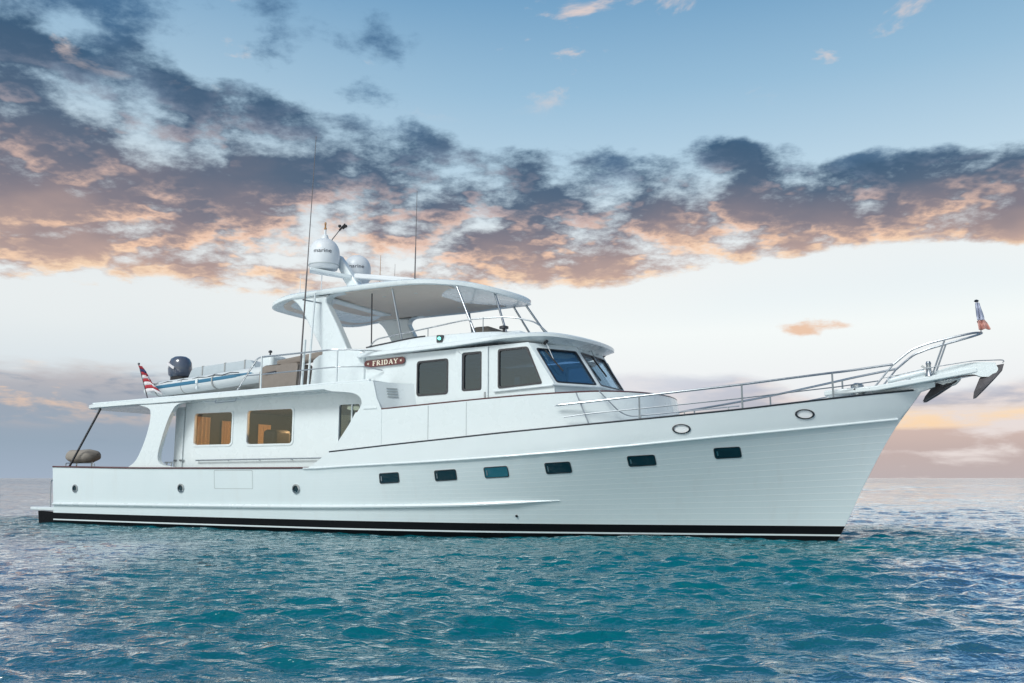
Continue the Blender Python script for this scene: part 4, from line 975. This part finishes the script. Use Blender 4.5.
for k in range(8):
    child(solid(stripe(K[k], K[k+1]).build('stripe', 'flag_navy' if k == 1 else 'flag_white' if k % 2 else 'flag_red', smooth=80)), en)

# barbecue under its cover on the stern rail
gr = empty('covered_barbecue', (.45, -1.95, 1.5)); tag(gr, 'rounded barbecue under a beige canvas cover on the stern rail', 'barbecue')
V = []
prof = [(-.60, .02), (-.57, .08), (-.42, .155), (-.1, .175), (.3, .17), (.5, .12), (.60, .02)]
rg = []
for (xx, hz) in [(-.62, .03), (-.58, .11), (-.46, .165), (-.1, .18), (.3, .175), (.48, .14), (.58, .07), (.61, .02)]:
    rg.append([(xx*.78+.45, -1.95+.26*min(1, hz/.14)*math.copysign(abs(math.cos(a))**.75, math.cos(a)), 1.76+.0*xx+hz*math.copysign(abs(math.sin(a))**.8, math.sin(a))+.012*math.sin(a*3+xx*9)) for a in np.linspace(0, 2*math.pi, 20, endpoint=False)])
child(MB().rings(rg).build('cover', 'canvas_light', smooth=60), gr)
child(MB().tube([(.2, -1.95, 1.62), (.2, -1.95, 1.44)], .018, 8).tube([(.8, -1.95, 1.62), (.8, -1.95, 1.44)], .018, 8).tube(fillet([(-.1, -2.05, 1.5), (-.1, -2.05, 1.58), (1.0, -2.05, 1.58), (1.05, -2.05, 1.46)], .05), .014, 8).build('mount', 'steel'), gr)

# tender on the boat deck
td = empty('tender', (4.0, -.35, 3.2)); tag(td, 'grey and white inflatable tender with a blue stripe stowed on the boat deck', 'tender')
ty, R0 = -.35, .205
def tz(x): return 3.53+.058*(x-1.9)
path = spl([(1.78, ty-.80, tz(1.8)), (2.6, ty-.82, tz(2.6)), (3.8, ty-.82, tz(3.8)), (4.9, ty-.76, tz(4.9)+.02), (5.6, ty-.58, tz(5.6)+.06), (6.05, ty-.26, tz(6)+.1), (6.15, ty, tz(6)+.11)], 7)
path = path+[(p[0], 2*ty-p[1], p[2]) for p in reversed(path[:-1])]
rs = [R0*min(1, .45+.8*min(i, len(path)-1-i)/7) for i in range(len(path))]
tube_ = child(MB().tube(path, rs, 18).build('inflatable_tube', 'hypalon', smooth=60), td)
# stripe: a raised rubbing band on the outside of the tube
for sd in (-1, 1):
    V = []; half = path[3:len(path)//2-6]; n = len(half)
    for p in half:
        for a in (-38, -19, 0, 19, 38): V.append((p[0], ty+sd*(abs(p[1]-ty)+(R0+.012)*math.cos(R(a))), p[2]+.02+(R0+.012)*math.sin(R(a))*.55))
    child(solid(MB().raw(V, [(5*i+j, 5*i+j+1, 5*i+6+j, 5*i+5+j) for i in range(n-1) for j in range(4)]).build('blue_stripe', 'hypalon_blue', smooth=60), .012), td)
# v-bottom
rg = []
for x, hw, zk in ((1.95, .72, 3.24), (3.2, .74, 3.24), (4.4, .70, 3.27), (5.3, .50, 3.36), (5.85, .22, 3.56), (6.05, .05, 3.72)):
    zt_ = tz(x)-.02; rg.append([(x, ty-hw, zt_), (x, ty-hw*.92, zk+.2), (x, ty, zk), (x, ty+hw*.92, zk+.2), (x, ty+hw, zt_)])
child(MB().rings(rg).build('hull', 'tender_grey', smooth=30), td)
co = rpoly([(2.85, 3.6), (3.12, 4.13), (5.2, 4.24), (5.6, 3.7)], .12, 4)
child(MB().panel(co, [], lambda a, b_, d: (a, ty+d, b_), -.48, .48).build('console_cover', 'tender_cover', smooth=50), td)
child(MB().box(5.35, 5.75, ty-.3, ty+.3, 3.85, 4.36).build('helm_console', 'white_paint', bevel=.08), td)
child(MB().lathe((5.6, ty-.2, 4.36), [(.02, 0), (.02, .06), (.05, .07), (.05, .11), (.02, .13)], 10).build('side_light', 'dark_steel'), td)
# outboard
ob = child(MB().rings([[(2.14+dx_*kx*sx, ty+ky*sy, z) for sx, sy, dx_ in [(math.cos(a), math.sin(a), .36) for a in np.linspace(0, 2*math.pi, 20, endpoint=False)]] for z, kx, ky in ((3.98, .80, .20), (4.04, .98, .26), (4.22, 1.02, .29), (4.38, .93, .28), (4.49, .74, .24), (4.55, .46, .15), (4.57, .1, .03))]).build('outboard_motor', 'cowling', smooth=60), td)
ob2 = MB().rings([[(2.14+.30*math.cos(a), ty+.2*math.sin(a), z) for a in np.linspace(0, 2*math.pi, 16, endpoint=False)] for z in (3.80, 3.985)]).box(1.95, 2.2, ty-.1, ty+.1, 3.3, 4.0).build('motor_leg', 'black_rubber', smooth=40); child(ob2, td)
child(MB().bar((1.92, ty-.272, 4.36), (2.22, ty-.295, 4.20), .02, .07).build('cowling_badge', 'flag_white'), td)
for sd in (-1, 1):
    child(MB().box(3.85, 3.93, ty+sd*1.03-.03, ty+sd*1.03+.03, 3.62, 3.74).build('lifting_eye', 'white_paint', bevel=.015), td)
    child(MB().box(3.86, 3.92, ty+sd*1.03-.02, ty+sd*1.03+.02, 3.47, 3.55).build('handle', 'white_paint', bevel=.015), td)
for x in (3.5, 4.3, 5.0):
    zc_ = 4.135+.053*(x-3.12); child(MB().box(x-.02, x+.02, ty-.495, ty+.495, 3.72, zc_+.012).build('cover_strap', 'tender_grey', bevel=.006), td)
for x in (2.35, 3.3, 4.4):
    for sd in (-1, 1):
        child(MB().lathe((x, ty+sd*.82, tz(x)), [(R0+.002, -.02), (R0+.006, -.018), (R0+.006, .018), (R0+.002, .02)], 20, (1, 0, .055)).build('tube_seam', 'tender_grey', smooth=50), td)
for sd in (-1, 1):
    child(MB().tube([(2.2+.28*i, ty+sd*(.82+R0*.75), tz(2.2+.28*i)+R0*.72-(.035 if i % 2 else 0)) for i in range(12)], .012, 6).build('grab_line', 'dark_steel'), td)
# chocks under the tender belong to the deck
for x in (2.5, 5.1):
    part(MB().panel([(-.7, 3.10), (.7, 3.10), (.62, 3.42), (.0, 3.24), (-.62, 3.42)], [], lambda a, b_, d: (x+d, ty+a, b_), -.06, .06), 'tender_chock', 'black_rubber', bdeck, smooth=0)

# canvas covered deck locker and folded boom beside the arch
bx = empty('covered_crane', (6.9, -1.3, 3.2)); tag(bx, 'boat crane under fitted taupe canvas cover beside the white arch', 'crane')
cb = MB().panel(rpoly([(6.22, 3.2), (7.35, 3.2), (7.42, 3.95), (6.35, 3.93), (6.2, 3.8)], .1, 4), [], lambda a, b_, d: (a, -1.3+d, b_), -.28, .28).build('canvas_cover', 'canvas', bevel=.05); child(cb, bx)
child(MB().bar((6.55, -1.25, 3.98), (8.35, -1.25, 4.17), .26, .2).build('boom_cover', 'canvas', bevel=.06), bx)
child(MB().tube([(6.4, -1.6, 3.72), (6.75, -1.6, 3.76)], .02, 6).build('strap', 'dark_steel'), bx)
lk = part(MB().panel(rpoly([(5.85, 3.2), (6.15, 3.2), (6.3, 3.8), (6.35, 3.86), (6.2, 3.86)], .04, 3), [], lambda a, b_, d: (a, -.95+d, b_), -.35, .35), 'deck_box', 'gelcoat', bevel=.02)
